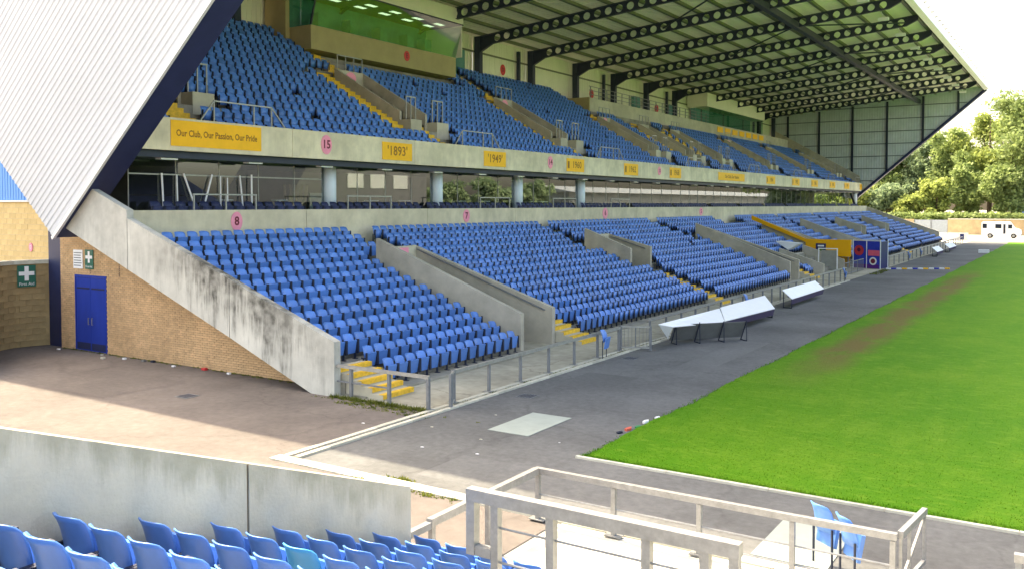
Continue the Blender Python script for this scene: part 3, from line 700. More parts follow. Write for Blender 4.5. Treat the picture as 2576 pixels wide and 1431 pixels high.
# control room with leaning green glass, high at the back of the upper tier
CRY0, CRY1, CRX = 36.7, 50.5, -37.0
MB().box(-40.4, CRX, CRY0, CRY1, 14.0, 15.35).build('control_room_wall', TAN, ST)
MB().box(-40.4, -38.7, CRY0 - .3, CRY0 - .002, 14.0, 18.9).build('control_room_side', TAN, ST)
for i in range(6):
    a = CRY0 + (CRY1 - CRY0) * i / 6; b = CRY0 + (CRY1 - CRY0) * (i + 1) / 6 - .03
    MB().prism([(CRX + .02, 15.36), (CRX + .62, 17.55), (CRX + .60, 17.56), (CRX, 15.37)], 'y', a, b).build('control_room_pane', GGLASS, ST)
MB().prism([(-38.7, 15.36), (CRX, 15.36), (CRX + .60, 17.55), (-38.7, 17.55)], 'y', CRY0 - .02, CRY0 - .004).build('control_room_pane', GGLASS, ST)
MB().bar((CRX + .01, CRY0 - .01, 15.36), (CRX + .61, CRY0 - .01, 17.56), .09).build('control_room_mullion', NAVYD, ST)
MB().box(-40.4, CRX + .66, CRY0 - .3, CRY1, 17.57, 18.55).build('control_room_head', CREAM, ST)
MB().box(-40.4, CRX + .67, CRY0 - .31, CRY1 + .01, 17.50, 17.568).build('control_room_trim', NAVYD, ST)
MB().box(-40.4, -39.6, CRY0, CRY1, 15.36, 17.56).build('control_room_rear', ROOM2, ST)
MB().box(-40.4, CRX + .5, CRY1 + .0, CRY1 + .08, 15.36, 18.5).build('control_room_cheek', CREAM, ST)
for i in range(6):
    for j in range(2):
        MB().box(-38.6 + .9 * j, -38.2 + .9 * j, CRY0 + .6 + 2.3 * i, CRY0 + 1.5 + 2.3 * i, 17.5, 17.56).build('ceiling_light', LAMP, ST)
for i, y_ in enumerate((38.5, 41.2, 44.0, 46.7, 48.6)): MB().box(-38.9, -38.2, y_, y_ + .7, 15.36, 16.5).build('monitor_desk', ROOM2, ST)
MB().box(-40.4, -39.95, CRY1 + 1.6, CRY1 + 5.2, 14.4, 16.9).build('exit_doorway', ROOM2, ST)
# directors' terrace in the middle of the stand
DX, DY0, DY1 = -37.2, 70.9, 133.5
MB().box(DX - .2, DX, DY0, DY1, 12.9, 14.68).build('directors_parapet', CONC, ST)
MB().box(-40.4, DX - .21, DY0, DY1, 12.9, 13.9).build('directors_floor', CONCD, ST)
MB().box(-40.3, DX, DY0 - .2, DY0 - .002, 12.9, 14.7).build('directors_parapet', TAN, ST)
mb = MB()
for t in range(20):
    y_ = DY0 + .3 + 1.6 * t
    if y_ < 101: mb.bar((DX - .1, y_, 14.68), (DX - .1, y_, 15.7), .06)
for z_ in (15.0, 15.35, 15.7): mb.bar((DX - .1, DY0, z_), (DX - .1, 101, z_), .045)
mb.build('guard_rail', RAILG, ST)
a, b = 103.0, 124.0
for i in range(7):
    ya = a + (b - a) * i / 7; MB().box(-38.02, -38.0, ya, ya + 2.94, 14.9, 16.8).build('control_room_pane', GGLASS, ST)
MB().box(-40.4, -39.8, a, b, 14.6, 16.9).build('control_room_rear', ROOM2, ST)
MB().box(-40.4, -37.9, a - 1, b + .5, 16.82, 18.4).build('control_room_head', CREAM, ST)
for i in range(7): MB().box(DX + .002, DX + .05, 103.5 + 2.7 * i, 105.4 + 2.7 * i, 13.85, 14.5).build('sponsor_panel', AMBER, ST)
for y_ in (86.5, 96, 112.5): MB().box(-40.5, -40.2, y_, y_ + 1.6, 14, 16.6).build('exit_doorway', ROOM2, ST)

# brick infill wall below the end parapet, with a double door
BY = 18.55
bw = MB().prism([(-31.45, -.05), (-17.85, -.05), (-17.85, .1), (-29.7, 4.75), (-31.45, 4.75)], 'y', BY + .02, BY + .25).build('brick_wall', MORT, ST)
def brick_set(parent, mk_pos, L, Hh, cells, m_ind, m_mass, proud, limit, name='brick'):
    """cells: list of (u0,u1,z0,z1); mk_pos(u,z)->world (face), rz; whole pieces nearest the camera are objects, others one mass"""
    full = [c for c in cells if abs((c[1] - c[0]) - L) < 1e-4 and abs((c[3] - c[2]) - Hh) < 1e-4]
    cut = [c for c in cells if c not in full] if len(cells) < 4000 else []
    full.sort(key=lambda c: Vector(mk_pos(c[0], c[2])[0]).length)
    ind, rest = full[:limit], full[limit:] + cut
    g = .005
    mb = MB(); mb.box(-L / 2 + g, L / 2 - g, -proud, .015, -Hh / 2 + g, Hh / 2 - g)
    base = None; org = ORG[parent.name]
    for c in ind:
        p, rz = mk_pos((c[0] + c[1]) / 2, (c[2] + c[3]) / 2)
        if base is None: o = mb.build(name, m_ind, None); base = o.data; o.parent = parent
        else: o = inst(name, base, parent)
        o.location = Vector(p) - org + Vector((0, random.uniform(-.003, .003), 0)); o.rotation_euler = (0, 0, rz)
    if rest:
        M = MB(); tn = []
        for c in rest:
            p, rz = mk_pos((c[0] + c[1]) / 2, (c[2] + c[3]) / 2); l, h = (c[1] - c[0]) / 2 - g, (c[3] - c[2]) / 2 - g
            if l < .01: continue
            dx, dy = math.cos(rz), math.sin(rz); nx, ny = dy, -dx; pr = proud + random.uniform(-.003, .003); tv = random.random()
            V = []
            for q, s_ in ((-.015, 0), (pr, 1)):
                for (su, sz) in ((-l, -h), (l, -h), (l, h), (-l, h)): V.append((p[0] + dx * su + nx * q, p[1] + dy * su + ny * q, p[2] + sz))
            M.add(V, [(4, 5, 6, 7), (0, 1, 5, 4), (1, 2, 6, 5), (2, 3, 7, 6), (3, 0, 4, 7)]); tn += [tv] * 5
        o = M.build(name + 'work', m_mass, parent, fix=False); tone_attr(o.data, tn); o['kind'] = 'stuff'
DX0, DX1, DZ1 = -30.5, -28.72, 2.66
cells = []; L, Hh = .225, .075
for r_ in range(int(4.6 / Hh)):
    z0 = r_ * Hh; off = (r_ % 2) * L / 2; n = int((31.45 - 17.9) / L) + 2
    for i in range(n):
        u0 = -31.45 + L * i - off; u1 = u0 + L
        u0 = max(u0, -31.45); lim = -17.85 - (z0 + Hh) / .395 + .12
        u1 = min(u1, lim)
        if u1 - u0 < .03: continue
        if z0 + Hh / 2 < DZ1 + .02 and u1 > DX0 - .06 and u0 < DX1 + .06:
            if u0 < DX0 - .06 < u1: u1 = DX0 - .06
            elif u0 < DX1 + .06 < u1: u0 = DX1 + .06
            else: continue
            if u1 - u0 < .03: continue
        cells.append((u0, u1, z0, z0 + Hh))
brick_set(bw, lambda u, z: ((u, BY, z), 0.0), L, Hh, cells, BRICK, BRICKS, .012, 300)
MB().box(DX0 - .055, DX1 + .055, BY - .02, BY + .015, 2.62, 2.70).build('door_frame', BLUEP, ST)
for (xa, xb) in ((DX0 - .055, DX0), (DX1, DX1 + .055)): MB().box(xa, xb, BY - .02, BY + .015, -.01, 2.62).build('door_frame', BLUEP, ST)
xm = (DX0 + DX1) / 2
for (xa, xb, hs) in ((DX0 + .01, xm - .006, 1), (xm + .006, DX1 - .01, -1)):
    mb = MB(); mb.box(xa, xb, BY - .005, BY + .018, .02, 2.61)
    d_ = mb.build('door', BLUEP, ST)
    xh = xb - .1 if hs > 0 else xa + .1
    h_ = MB(); h_.bar((xh, BY - .045, .95), (xh, BY - .045, 1.2), .02); h_.bar((xh, BY - .05, .96), (xh, BY, .96), .015); h_.bar((xh, BY - .05, 1.19), (xh, BY, 1.19), .015)
    h_.build('handle', GALV, d_)
    k_ = MB(); k_.box(xa + .05, xb - .05, BY - .012, BY - .004, 2.2, 2.26); k_.build('panel_line', NAVY, d_)
    k_ = MB(); k_.box(xa + .03, xb - .03, BY - .009, BY - .004, .06, .3); k_.build('kick_plate', NAVY, d_)
# expansion joints in the brickwork
for (x_, za, zb) in ((-27.9, 2.72, 3.6), (-29.6, 2.75, 3.2)): MB().box(x_ - .012, x_ + .012, BY - .016, BY + .01, za, zb).build('expansion_joint', BLACK, ST)

# ------------------------------------------------------------------ signs on the stand
def fascia_sign(y, w_, h_, txt, label, ts=.42, z=7.7, crest=False, squash=1.0):
    t_ = thing('banner', label, 'banner', (-27.3, y, z - h_ / 2), group='amber banners on the upper fascia')
    MB().box(-27.298, -27.275, y - w_ / 2, y + w_ / 2, z - h_ / 2, z + h_ / 2).build('sheet', AMBER, t_)
    if txt: text(txt, ts, (-27.27, y + (.18 if crest else 0), z), (0, 1, 0), (0, 0, 1), AMBERT, t_, squash=squash, bold=.008)
    if crest: MB().box(-27.274, -27.268, y - w_ / 2 + .12, y - w_ / 2 + .34, z - .22, z + .22).build('crest', AMBERT, t_)
def pix_y(u, X=-27.3):                                   # measured stand positions (layout table)
    a = math.atan((u - 1288) / 2250.0); return X / math.tan(a - R(YAW))
fascia_sign(pix_y(551), pix_y(664) - pix_y(439), .92, 'Our Club, Our Passion, Our Pride', 'long amber banner reading Our Club, Our Passion, Our Pride', .33, z=7.74, squash=.80)
fascia_sign(pix_y(1000), 2.15, .82, "'1893'", 'amber 1893 banner beside the pink disc, nearest of the year banners', .62, z=7.68)
fascia_sign(pix_y(1245), 2.15, .82, "'1949'", 'amber 1949 banner, second of the year banners along the fascia', .62, z=7.68)
for i, (u, s_, lab) in enumerate(((1447, '1960', 'third year banner along the fascia, amber with small crest'), (1587, '1962', 'fourth year banner along the fascia, amber with small crest'),
                                  (1698, '1968', 'fifth year banner along the fascia, amber with small crest'))):
    fascia_sign(pix_y(u), 2.3, .82, s_, lab, .6, z=7.68, crest=True)
fascia_sign(pix_y(1840), 7.2, .7, 'Our Club, Our Passion', 'long pale amber banner far along the fascia', .4, z=7.7)
for i, u in enumerate((1938, 2001, 2048, 2093, 2129, 2167)):
    fascia_sign(pix_y(u), 3.0, .8, '19' + ('84', '85', '86', '96', '99', '01')[i], 'small amber year banner, %s of the six nearest the far gable' % ORD[i], .6, z=7.7, crest=True)
def num_disc(pos, rx, rz_, axis, txt, label, m=PINK, ts=.5):
    x, y, z = pos; rx *= .88; rz_ *= .9; ts *= .9; t_ = thing('number_sign', label, 'sign', pos, group='section number discs')
    mb = MB()
    if axis == 'x': disc(mb, (y, z), rx, rz_, 'x', (x, x + .02)); mb.build('plate', m, t_); text(txt, ts, (x + .024, y, z), (0, 1, 0), (0, 0, 1), DKRED, t_, bold=.012)
    else: disc(mb, (x, z), rx, rz_, 'y', (y - .02, y)); mb.build('plate', m, t_); text(txt, ts, (x, y - .024, z), (1, 0, 0), (0, 0, 1), DKRED, t_, bold=.012)
num_disc((-26.548, pix_y(595, -26.55), 4.57), .30, .40, 'x', '8', 'large pink 8 disc, nearest on the concrete band above the lower seats')
num_disc((-26.548, pix_y(1173, -26.55), 4.62), .32, .36, 'x', '7', 'pink 7 disc, second along the concrete band above the lower seats')
num_disc((-26.548, pix_y(1522, -26.55), 4.62), .42, .40, 'x', '6', 'pink 6 disc, third along the concrete band above the lower seats')
num_disc((-26.548, pix_y(1763, -26.55), 4.62), .42, .36, 'x', '5', 'faint pink disc, farthest along the concrete band')
num_disc((-27.298, pix_y(822), 7.74), .36, .46, 'x', '15', 'pink 15 disc on the fascia between the long banner and 1893', ts=.55)
num_disc((-27.298, pix_y(1384), 7.74), .34, .42, 'x', '14', 'pink 14 disc on the fascia just past the 1949 banner', ts=.5)
num_disc((-27.298, pix_y(1658), 7.74), .36, .36, 'x', '13', 'faint pink disc farthest along the upper fascia', ts=.4)
num_disc((CRX + .002, pix_y(1025, CRX), 14.75), .32, .36, 'x', 'E', 'red disc on the tan wall below the green glass', REDS)
num_disc((-40.57, pix_y(1265, -40.57), 16.25), .42, .5, 'x', 'D', 'red disc on the cream rear cladding behind the upper seats', REDS)
num_disc((-40.57, pix_y(1487, -40.57), 15.9), .5, .5, 'x', 'C', 'red disc on the cream rear wall above the directors rail', REDS)
num_disc((-40.57, pix_y(1650, -40.57), 15.9), .6, .5, 'x', 'B', 'red disc on the rear wall farthest along', REDS)
def firstaid(x, y, z, w_, h_, label, rz=0.0):
    t_ = thing('first_aid_sign', label, 'sign', (x, y, z), rz=rz)
    ORG[t_.name] = Vector((0, 0, 0))
    MB().box(-w_ / 2, w_ / 2, -.03, 0, 0, h_).build('plate', GREENS, t_)
    c = h_ * .62; a_ = w_ * .42
    MB().box(-a_ * .27, a_ * .27, -.036, -.031, c - a_, c + a_).build('cross', WHITE, t_); MB().box(-a_, a_, -.0362, -.0312, c - a_ * .27, c + a_ * .27).build('cross', WHITE, t_)
    text('First Aid', w_ * .24, (0, -.033, h_ * .13), (1, 0, 0), (0, 0, 1), WHITE, t_)
    return t_
firstaid(-29.62, BY - .015, 2.92, .48, .68, 'small green first aid sign above the blue double door')
ib = thing('notice_board', 'white notice with printed lines on the brick wall beside the first aid sign', 'notice', (-30.3, BY - .015, 2.92))
MB().box(-30.6, -30.03, BY - .03, BY - .014, 2.92, 3.58).build('board', WHITE, ib)
for i in range(6): MB().box(-30.56, -30.07 - random.uniform(0, .06), BY - .034, BY - .031, 3.46 - .09 * i, 3.49 - .09 * i).build('print_line', GREYB, ib)

# ------------------------------------------------------------------ curved stone wall and the building behind it, far left
path = ([(-32.38, 18.72), (-32.62, 18.1), (-32.72, 17.5), (-32.55, 16.95), (-32.2, 16.5), (-31.5, 16.0), (-30.4, 15.2), (-29.0, 14.2)])[::-1]
def path_at(u):
    for (a, b) in zip(path[:-1], path[1:]):
        a, b = Vector(a), Vector(b); l = (b - a).length
        d = (b - a) / l
        if u <= l: return a + d * u, math.atan2(d.y, d.x)
        u -= l
    return b, math.atan2(d.y, d.x)
plen = sum((Vector(b) - Vector(a)).length for a, b in zip(path[:-1], path[1:]))
cw = thing('curved_wall', 'curved stone block wall with pale coping at the far left', 'wall', (-32.3, 17.4, 0))
mb = MB(); N = 40
for i in range(N):
    (p, r0), (q, r1) = path_at(plen * i / N), path_at(plen * (i + 1) / N)
    d = (q - p).normalized(); nn = Vector((d.y, -d.x))                # faces the forecourt
    for z0, z1, off, mi in ((-.05, 3.02, .03, 0), (3.02, 3.16, -.06, 1)):
        a0, a1, b0, b1 = p + nn * -off, q + nn * -off, p - nn * .3, q - nn * .3
        if mi == 1: b0, b1 = p - nn * .36, q - nn * .36
        mb.add([(a0.x, a0.y, z0), (a1.x, a1.y, z0), (a1.x, a1.y, z1), (a0.x, a0.y, z1), (b0.x, b0.y, z0), (b1.x, b1.y, z0), (b1.x, b1.y, z1), (b0.x, b0.y, z1)],
               [(0, 1, 2, 3), (3, 2, 6, 7), (4, 7, 6, 5), (0, 4, 5, 1)], mi)
cwb = mb.build('wall_core', [BLOCK, KERB], cw, fix=False)
def pos_c(u, z):
    p, rz = path_at(u); return (p.x, p.y, z), rz
cells = []; L, Hh = .44, .2154
for r_ in range(14):
    off = (r_ % 2) * L / 2
    for i in range(int(plen / L) + 1):
        u0 = L * i - off; u1 = u0 + L
        if u0 < 0 or u1 > plen: continue
        cells.append((u0, u1, r_ * Hh, (r_ + 1) * Hh))
brick_set(cwb, pos_c, L, Hh, cells, BLOCK, BLOCK, .012, 300, name='stone_block')
fa = firstaid(-32.60, 17.92, 2.2, .62, .78, 'large green first aid sign on the curved stone wall', rz=R(78))
bd = thing('side_building', 'yellow stone end wall with sky blue cladding at the far left behind the curved wall', 'building', (-38, 19.5, 0))
MB().box(-60, -32.45, 19.43, 19.6, -.05, 5.3).build('wall', MORT, bd)
mb = MB(); x_ = -60.0
while x_ < -33.0:
    mb.box(x_, x_ + .16, 19.34, 19.6, 5.36, 9.5); mb.box(x_ + .16, x_ + .2, 19.37, 19.59, 5.361, 9.49); x_ += .2
mb.build('cladding', SKYB, bd)
MB().box(-60, -32.5, 19.3, 19.62, 5.3, 5.358).build('sill', WHITE, bd)
wl = MB().box(-60, -32.5, 19.415, 19.429, 2.5, 5.28).build('block_face', MORT, bd)
cells = []
for r_ in range(13):
    for i in range(20):
        u0 = -41.3 + L * i - (r_ % 2) * L / 2; cells.append((u0, u0 + L, 2.48 + r_ * Hh, 2.48 + (r_ + 1) * Hh))
brick_set(wl, lambda u, z: ((u, 19.41, z), 0.0), L, Hh, cells, YBLOCK, YBLOCK, .008, 300, name='stone_block')
pk = thing('number_sign', 'pink number tag on the yellow wall above the curved wall', 'sign', (-34.9, 19.4, 3.4))
mb = MB(); disc(mb, (-34.9, 3.52), .13, .17, 'y', (19.37, 19.395)); mb.build('plate', PINK, pk); text('0', .22, (-34.9, 19.365, 3.52), (1, 0, 0), (0, 0, 1), WHITE, pk)

# ------------------------------------------------------------------ seats
def back_pts(nu, nv, z0=.36, z1=.765):
    P_ = []
    for j in range(nv):
        v = j / (nv - 1)
        for i in range(nu):
            u = -1 + 2 * i / (nu - 1)
            hw = .208 * (1 - .13 * v ** 6); yv = hw * u
            x = .03 - .05 * v - .065 * v ** 3 + .075 * u * u
            z = z0 + (z1 - z0) * (v ** .9) - (.022 * u ** 4 if v > .85 else 0)
            P_.append((x, yv, z))
    return P_
def shell(nu, nv, th=.02):
    f = back_pts(nu, nv); b = [(p[0] - th, p[1] * .985, p[2]) for p in f]; V = f + b; Fc = []; N = nu * nv
    for j in range(nv - 1):
        for i in range(nu - 1):
            a = j * nu + i; Fc.append((a, a + 1, a + nu + 1, a + nu)); Fc.append((N + a, N + a + nu, N + a + nu + 1, N + a + 1))
    for i in range(nu - 1):
        a = (nv - 1) * nu + i; Fc.append((a, a + 1, N + a + 1, N + a)); Fc.append((i, N + i, N + i + 1, i + 1))
    for j in range(nv - 1):
        a = j * nu; Fc.append((a, a + nu, N + a + nu, N + a)); a = j * nu + nu - 1; Fc.append((a, N + a, N + a + nu, a + nu))
    return V, Fc
def pan_geo(mb):
    # tipped-up pan: slightly dished slab standing in front of the back
    a = [(.135, -.185, .19), (.135, .185, .19), (.205, .195, .575), (.205, -.195, .575)]; b = [(.09, -.18, .20), (.09, .18, .20), (.15, .19, .585), (.15, -.19, .585)]
    mb.add(a + b, [(0, 1, 2, 3), (7, 6, 5, 4), (0, 4, 5, 1), (1, 5, 6, 2), (2, 6, 7, 3), (3, 7, 4, 0)])
def leg_geo(mb, s):
    y_ = s * .229; mb.box(.05, .085, y_ - .014, y_ + .014, 0, .42); mb.box(-.01, .20, y_ - .016, y_ + .016, .42, .46); mb.box(.16, .215, y_ - .018, y_ + .018, .18, .60); mb.box(.0, .16, y_ - .02, y_ + .02, 0.0, .02)
V, Fc = shell(9, 7); mb = MB(); mb.add(V, Fc)
def mesh_of(mb, m, smooth=False):
    o = mb.build('tmp', m, smooth=smooth); me = o.data; bpy.data.objects.remove(o); return me
ME_BACK = mesh_of(mb, BLUE, True); mb = MB(); mb.add(V, Fc); ME_BACKC = mesh_of(mb, CYAN, True)
mb = MB(); pan_geo(mb); ME_PAN = mesh_of(mb, BLUE)
ME_LEG = []
for s in (-1, 1): mb = MB(); leg_geo(mb, s); ME_LEG.append(mesh_of(mb, BLACK))
def seat(loc, rz, label, group, cyan=False):
    r_ = thing('stadium_seat', label, 'seat', loc, rz, group)
    inst('backrest', ME_BACKC if cyan else ME_BACK, r_); inst('seat_pan', ME_PAN, r_)
    for m_ in ME_LEG: inst('leg', m_, r_)
    return r_
# foreground end stand: rows run along X, seats face +Y
FGY, FGZ, FDY, FDZ = 8.8, 0.27, 0.78, 0.277
nfg = 0
for k in range(9):
    ncol = 5 if k < 7 else 5
    for j in range(ncol):
        x_ = -6.93 + .5 * j; y_ = FGY - FDY * k; z_ = FGZ + FDZ * k
        if k == 4 and j == 2: lab = 'faded turquoise seat among the blue ones in the foreground'
        else: lab = 'foreground blue seat seen from behind, %s from the side wall, %s row back' % (ORD[j], ORD[k])
        seat((x_, y_ , z_), R(90) + random.gauss(0, .008), lab, 'foreground seats seen from behind', k == 4 and j == 2); nfg += 1
# stand seats
SP = .5
def low_ok(k, y):
    x = LX - LDX * k
    if y < 18.3 + (1.15 if k == 0 else .75 if k == 1 else 0): return False
    for (a, b) in FV:
        if k <= 9 and a - .3 < y < b + .3: return False
        if k <= 1 and b < y < b + (1.5 if k == 0 else .95): return False
    for (a, b) in MV:
        if 5 <= k <= 9 and a - .3 < y < b + .3: return False
        if k < 5 and (a + b) / 2 - .75 < y < (a + b) / 2 + .75: return False
    if k >= 10 and (27.75 < y < 29.35 or 43.3 < y < 44.3 or 58.4 < y < 59.8 or 88.9 < y < 89.7 or 102.9 < y < 103.6 or 116 < y < 116.6): return False
    if 8 <= k < 10 and (43.0 < y < 44 or 58.6 < y < 59.6 or 101.7 < y < 102.7): return False
    if k >= 11 and 71.4 < y < 76.6: return False
    if k <= 3 and 66.2 < y < 80.2: return False
    return 18.3 < y < 135.8
low = []
for k in range(13):
    for i in range(240):
        y_ = 18.52 + SP * i
        if low_ok(k, y_): low.append((LX - .60 - LDX * k, y_, LZ + LDZ * k, k, i))
low.sort(key=lambda s: s[0] ** 2 + s[1] ** 2 + (s[2] - 5.2) ** 2)
NI = 300 - nfg
cnt = {}
ind, rest_l = low[:NI], low[NI:]
blk = lambda y: 0 if y < 28.2 else 1
allidx = {}
for s in sorted(low, key=lambda s: s[1]):
    key = (blk(s[1]), s[3]) if s[1] < 43.5 else None
    if key: allidx[(s[3], s[4])] = cnt.setdefault(key, 0); cnt[key] += 1
for s in ind:
    j = allidx[(s[3], s[4])]
    lab = 'blue tip-up seat, %s from the %s, %s row up, %s lower block' % (ORD[j], 'end parapet' if s[1] < 28.2 else 'first stairway', ORD[s[3]], 'nearest' if s[1] < 28.2 else 'second')
    seat((s[0], s[1], s[2]), random.gauss(0, .012), lab, 'blue tip-up seats in the lower tier')
# the mass of remaining seats: one object
upper = []
for k in range(17):
    for i in range(240):
        y_ = 19.3 + SP * i
        if y_ > Y1 - 1.0: continue
        bad = False
        for yc in UV:
            a, b = yc - .95, yc + 1.05
            if 2 <= k <= 10 and a - 2.15 < y_ < b + .45: bad = True
            if 2 <= k <= 3 and a - .4 < y_ < b + 1.5: bad = True
            if k <= 4 and a - .3 < y_ < yc + .85 and k < 4: bad = True
            if k >= 10 and yc - .8 < y_ < yc + 1.0: bad = True
        if k >= 12 and CRY0 - .3 < y_ < CRY1 + .5: bad = True
        if k >= 12 and y_ > DY0 - .7: bad = True
        if 73.5 < y_ < 81.5 and k >= 4: bad = True
        if not bad: upper.append((UX - .46 - UDX * k, y_, UZ + UDZ * k))
def seat_mass(pos, name, mats):
    V, Fc = shell(5, 4); m0 = MB(); m0.add(V, Fc, 0); pan_geo(m0)
    for s in (-1, 1):
        y_ = s * .229; m0.box(.05, .085, y_ - .014, y_ + .014, 0, .42, 1); m0.box(.16, .215, y_ - .018, y_ + .018, .18, .60, 1)
    v = np.array(m0.v, np.float32); nf = len(m0.f); quads = np.array([f for f in m0.f], np.int32); mi = np.array(m0.m, np.int32)
    n = len(pos); P_ = np.array(pos, np.float32)
    rot = rng.normal(0, .015, n).astype(np.float32); c, s_ = np.cos(rot), np.sin(rot)
    X = v[None, :, 0] * c[:, None] - v[None, :, 1] * s_[:, None] + P_[:, None, 0]
    Yv = v[None, :, 0] * s_[:, None] + v[None, :, 1] * c[:, None] + P_[:, None, 1]
    Zv = v[None, :, 2] + P_[:, None, 2]
    co = np.stack([X, Yv, Zv], -1).reshape(-1, 3)
    q = (quads[None] + (np.arange(n, dtype=np.int32) * len(v))[:, None, None]).reshape(-1, 4)
    me = bpy.data.meshes.new(name); me.vertices.add(len(co)); me.vertices.foreach_set('co', co.ravel())
    me.loops.add(q.size); me.loops.foreach_set('vertex_index', q.ravel()); me.polygons.add(len(q))
    me.polygons.foreach_set('loop_start', np.arange(0, q.size, 4, dtype=np.int32)); me.polygons.foreach_set('loop_total', np.full(len(q), 4, np.int32))
    for m_ in mats: me.materials.append(m_)
    me.polygons.foreach_set('material_index', np.tile(mi, n)); me.update(calc_edges=True)
    tone_attr(me, np.repeat(np.clip(rng.normal(.5, .2, n), 0, 1), nf))
    o = bpy.data.objects.new(name, me); link(o); return o
drop = lambda L_, p: [s for s in L_ if random.random() > p]
pos = drop([s[:3] for s in rest_l], .004) + drop(upper, .003)
o = seat_mass(pos, 'stadium_seats', [BLUES, BLACK])
tag(o, 'rows of blue tip-up seats filling the rest of both tiers', 'seats', kind='stuff')
bx = []
for i in range(230):
    y_ = 19.2 + .52 * i
    if y_ < Y1 - 2 and not any(abs((y_ - q_) % 7.907) < .9 for q_ in (26.5,)): bx.append((-27.55, y_, 4.55))
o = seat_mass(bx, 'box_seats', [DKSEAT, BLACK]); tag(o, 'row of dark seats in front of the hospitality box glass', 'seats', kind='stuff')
# low rails on top of the band
for i, u in enumerate((568, 930, 1245, 1420, 1560)):
    yc = pix_y(u, -26.7); w_ = 1.45
    t_ = thing('balcony_rail', 'grey balcony rail on the concrete band, %s from the near end' % ORD[i], 'rail', (-26.68, yc, 5.0), group='balcony rails in front of the boxes')
    mb = MB(); mb.bar((-26.68, yc - w_, 5.56), (-26.68, yc + w_, 5.56), .05); mb.build('top_rail', GALV, t_)
    for k in (-1, 0, 1): MB().bar((-26.68, yc + k * (w_ - .04), 5.0), (-26.68, yc + k * (w_ - .04), 5.54), .05).build('post', GALV, t_)

# ------------------------------------------------------------------ foreground end stand
ES = thing('end_stand', 'near end stand with blue seats, concrete steps and concrete side wall', 'stand', (-5.5, 6, 0))
pts = [(9.55, -.05), (9.55, FGZ)]
for k in range(10):
    pts += [(FGY - .22 - FDY * k, FGZ + FDZ * k), (FGY - .22 - FDY * k, FGZ + FDZ * (k + 1))]
pts += [(.4, FGZ + FDZ * 10), (.4, -.05)]
MB().prism(pts, 'x', -7.2, -4.55).build('terrace_block', CONCD, ES)
wt = lambda y: 1.52 + (3.42 - 1.52) / (9.05 - 3.77) * (9.05 - y)
for (ya, yb_) in ((8.86, 6.235), (6.205, 1.0)):
    MB().prism([(ya, -.05), (ya, wt(ya)), (yb_, wt(yb_)), (yb_, -.05)], 'x', -7.46, -7.22).build('side_wall_panel', SIDEW, ES)
MB().box(-7.44, -7.24, 6.206, 6.234, 0, wt(6.22) - .02).build('joint_filler', mat('joint_brown', (0.16, 0.11, 0.07), rough=0.9), ES)
# guard frame over the vomitory, close to the camera
GYR, gz = 5.9, 2.87
gr = thing('guard_frame', 'pale heavy guard frame with wire infill close to the camera', 'railing', (-4.15, GYR, 1.9))
MB().box(-4.2, -1.93, GYR - .045, GYR + .045, gz - .07, gz + .03).build('top_rail', FGR, gr)
MB().box(-4.2, -4.12, GYR - .04, GYR + .04, 2.36, gz - .072).build('post', FGR, gr)
MB().box(-4.118, -3.966, GYR - .035, GYR + .035, 2.36, 2.44).build('lower_link', FGR, gr)
for x_ in (-3.93, -3.42, -2.62, -2.18, -1.97):
    MB().box(x_ - .034, x_ + .034, GYR - .034, GYR + .034, .6, gz - .072).build('post', FGR, gr)
for z_ in (2.62, 2.34, 2.06): MB().tube((-3.93, GYR, z_), (-1.97, GYR, z_), .009, n=6).build('wire', RAILG, gr)
# end perimeter fence along the pale kerb
FY = 12.5
ef = thing('perimeter_fence', 'pale metal perimeter fence in front of the near end stand', 'fence', (-7.5, FY, 0))
MB().box(-7.55, -2.0, FY - .045, FY + .045, .80, .89).build('top_rail', FGR, ef)
for x_ in (-7.5, -6.12, -4.72, -3.36, -2.05): 
    MB().box(x_ - .035, x_ + .035, FY - .035, FY + .035, .03, .788).build('post', FGR, ef); MB().box(x_ - .14, x_ + .14, FY - .08, FY + .08, .031, .045).build('base_plate', FGR, ef)
MB().tube((-7.5, FY, .45), (-2.05, FY, .45), .014, n=6).build('mid_wire', FGR, ef)
MB().tube((-7.5, FY, .18), (-2.05, FY, .18), .014, n=6).build('low_wire', FGR, ef)
MB().box(-7.55, -7.45, 9.6, FY - .051, .79, .90).build('side_rail', FGR, ef)
MB().box(-7.535, -7.465, 9.62, 9.70, .1, .788).build('post', FGR, ef); MB().box(-7.535, -7.465, 11.0, 11.07, .03, .788).build('post', FGR, ef)
MB().box(-7.55, -7.45, 9.1, 9.59, .77, .86).build('side_rail', RAILG, ef)
gt = thing('gate', 'open pale metal gate leaf at the right end of the near fence', 'gate', (-1.98, FY, 0))
mb = MB(); ga, gb = Vector((-1.97, FY + .06, 0)), Vector((-1.84, 13.75, 0)); up = Vector((0, 0, 1))
mb.bar(ga + up * .86, gb + up * .86, .07, .09); mb.build('top_bar', FGR, gt)
for i, t in enumerate((.02, .35, .98)): p = ga.lerp(gb, t); MB().bar(p + up * .1, p + up * .82, .04).build('upright', FGR, gt)
MB().bar(ga + up * .14, gb + up * .14, .05).build('bottom_bar', FGR, gt); MB().bar(ga + up * .18, gb + up * .8, .03).build('brace', FGR, gt)
rp = thing('rail_stub', 'grey rail end with post at the lower right corner', 'rail', (-.62, 12.55, 0))
MB().box(-.66, 1.5, 12.5, 12.6, .8, .9).build('top_rail', FGR, rp); MB().box(-.65, -.58, 12.52, 12.58, .03, .798).build('post', RAILG, rp)

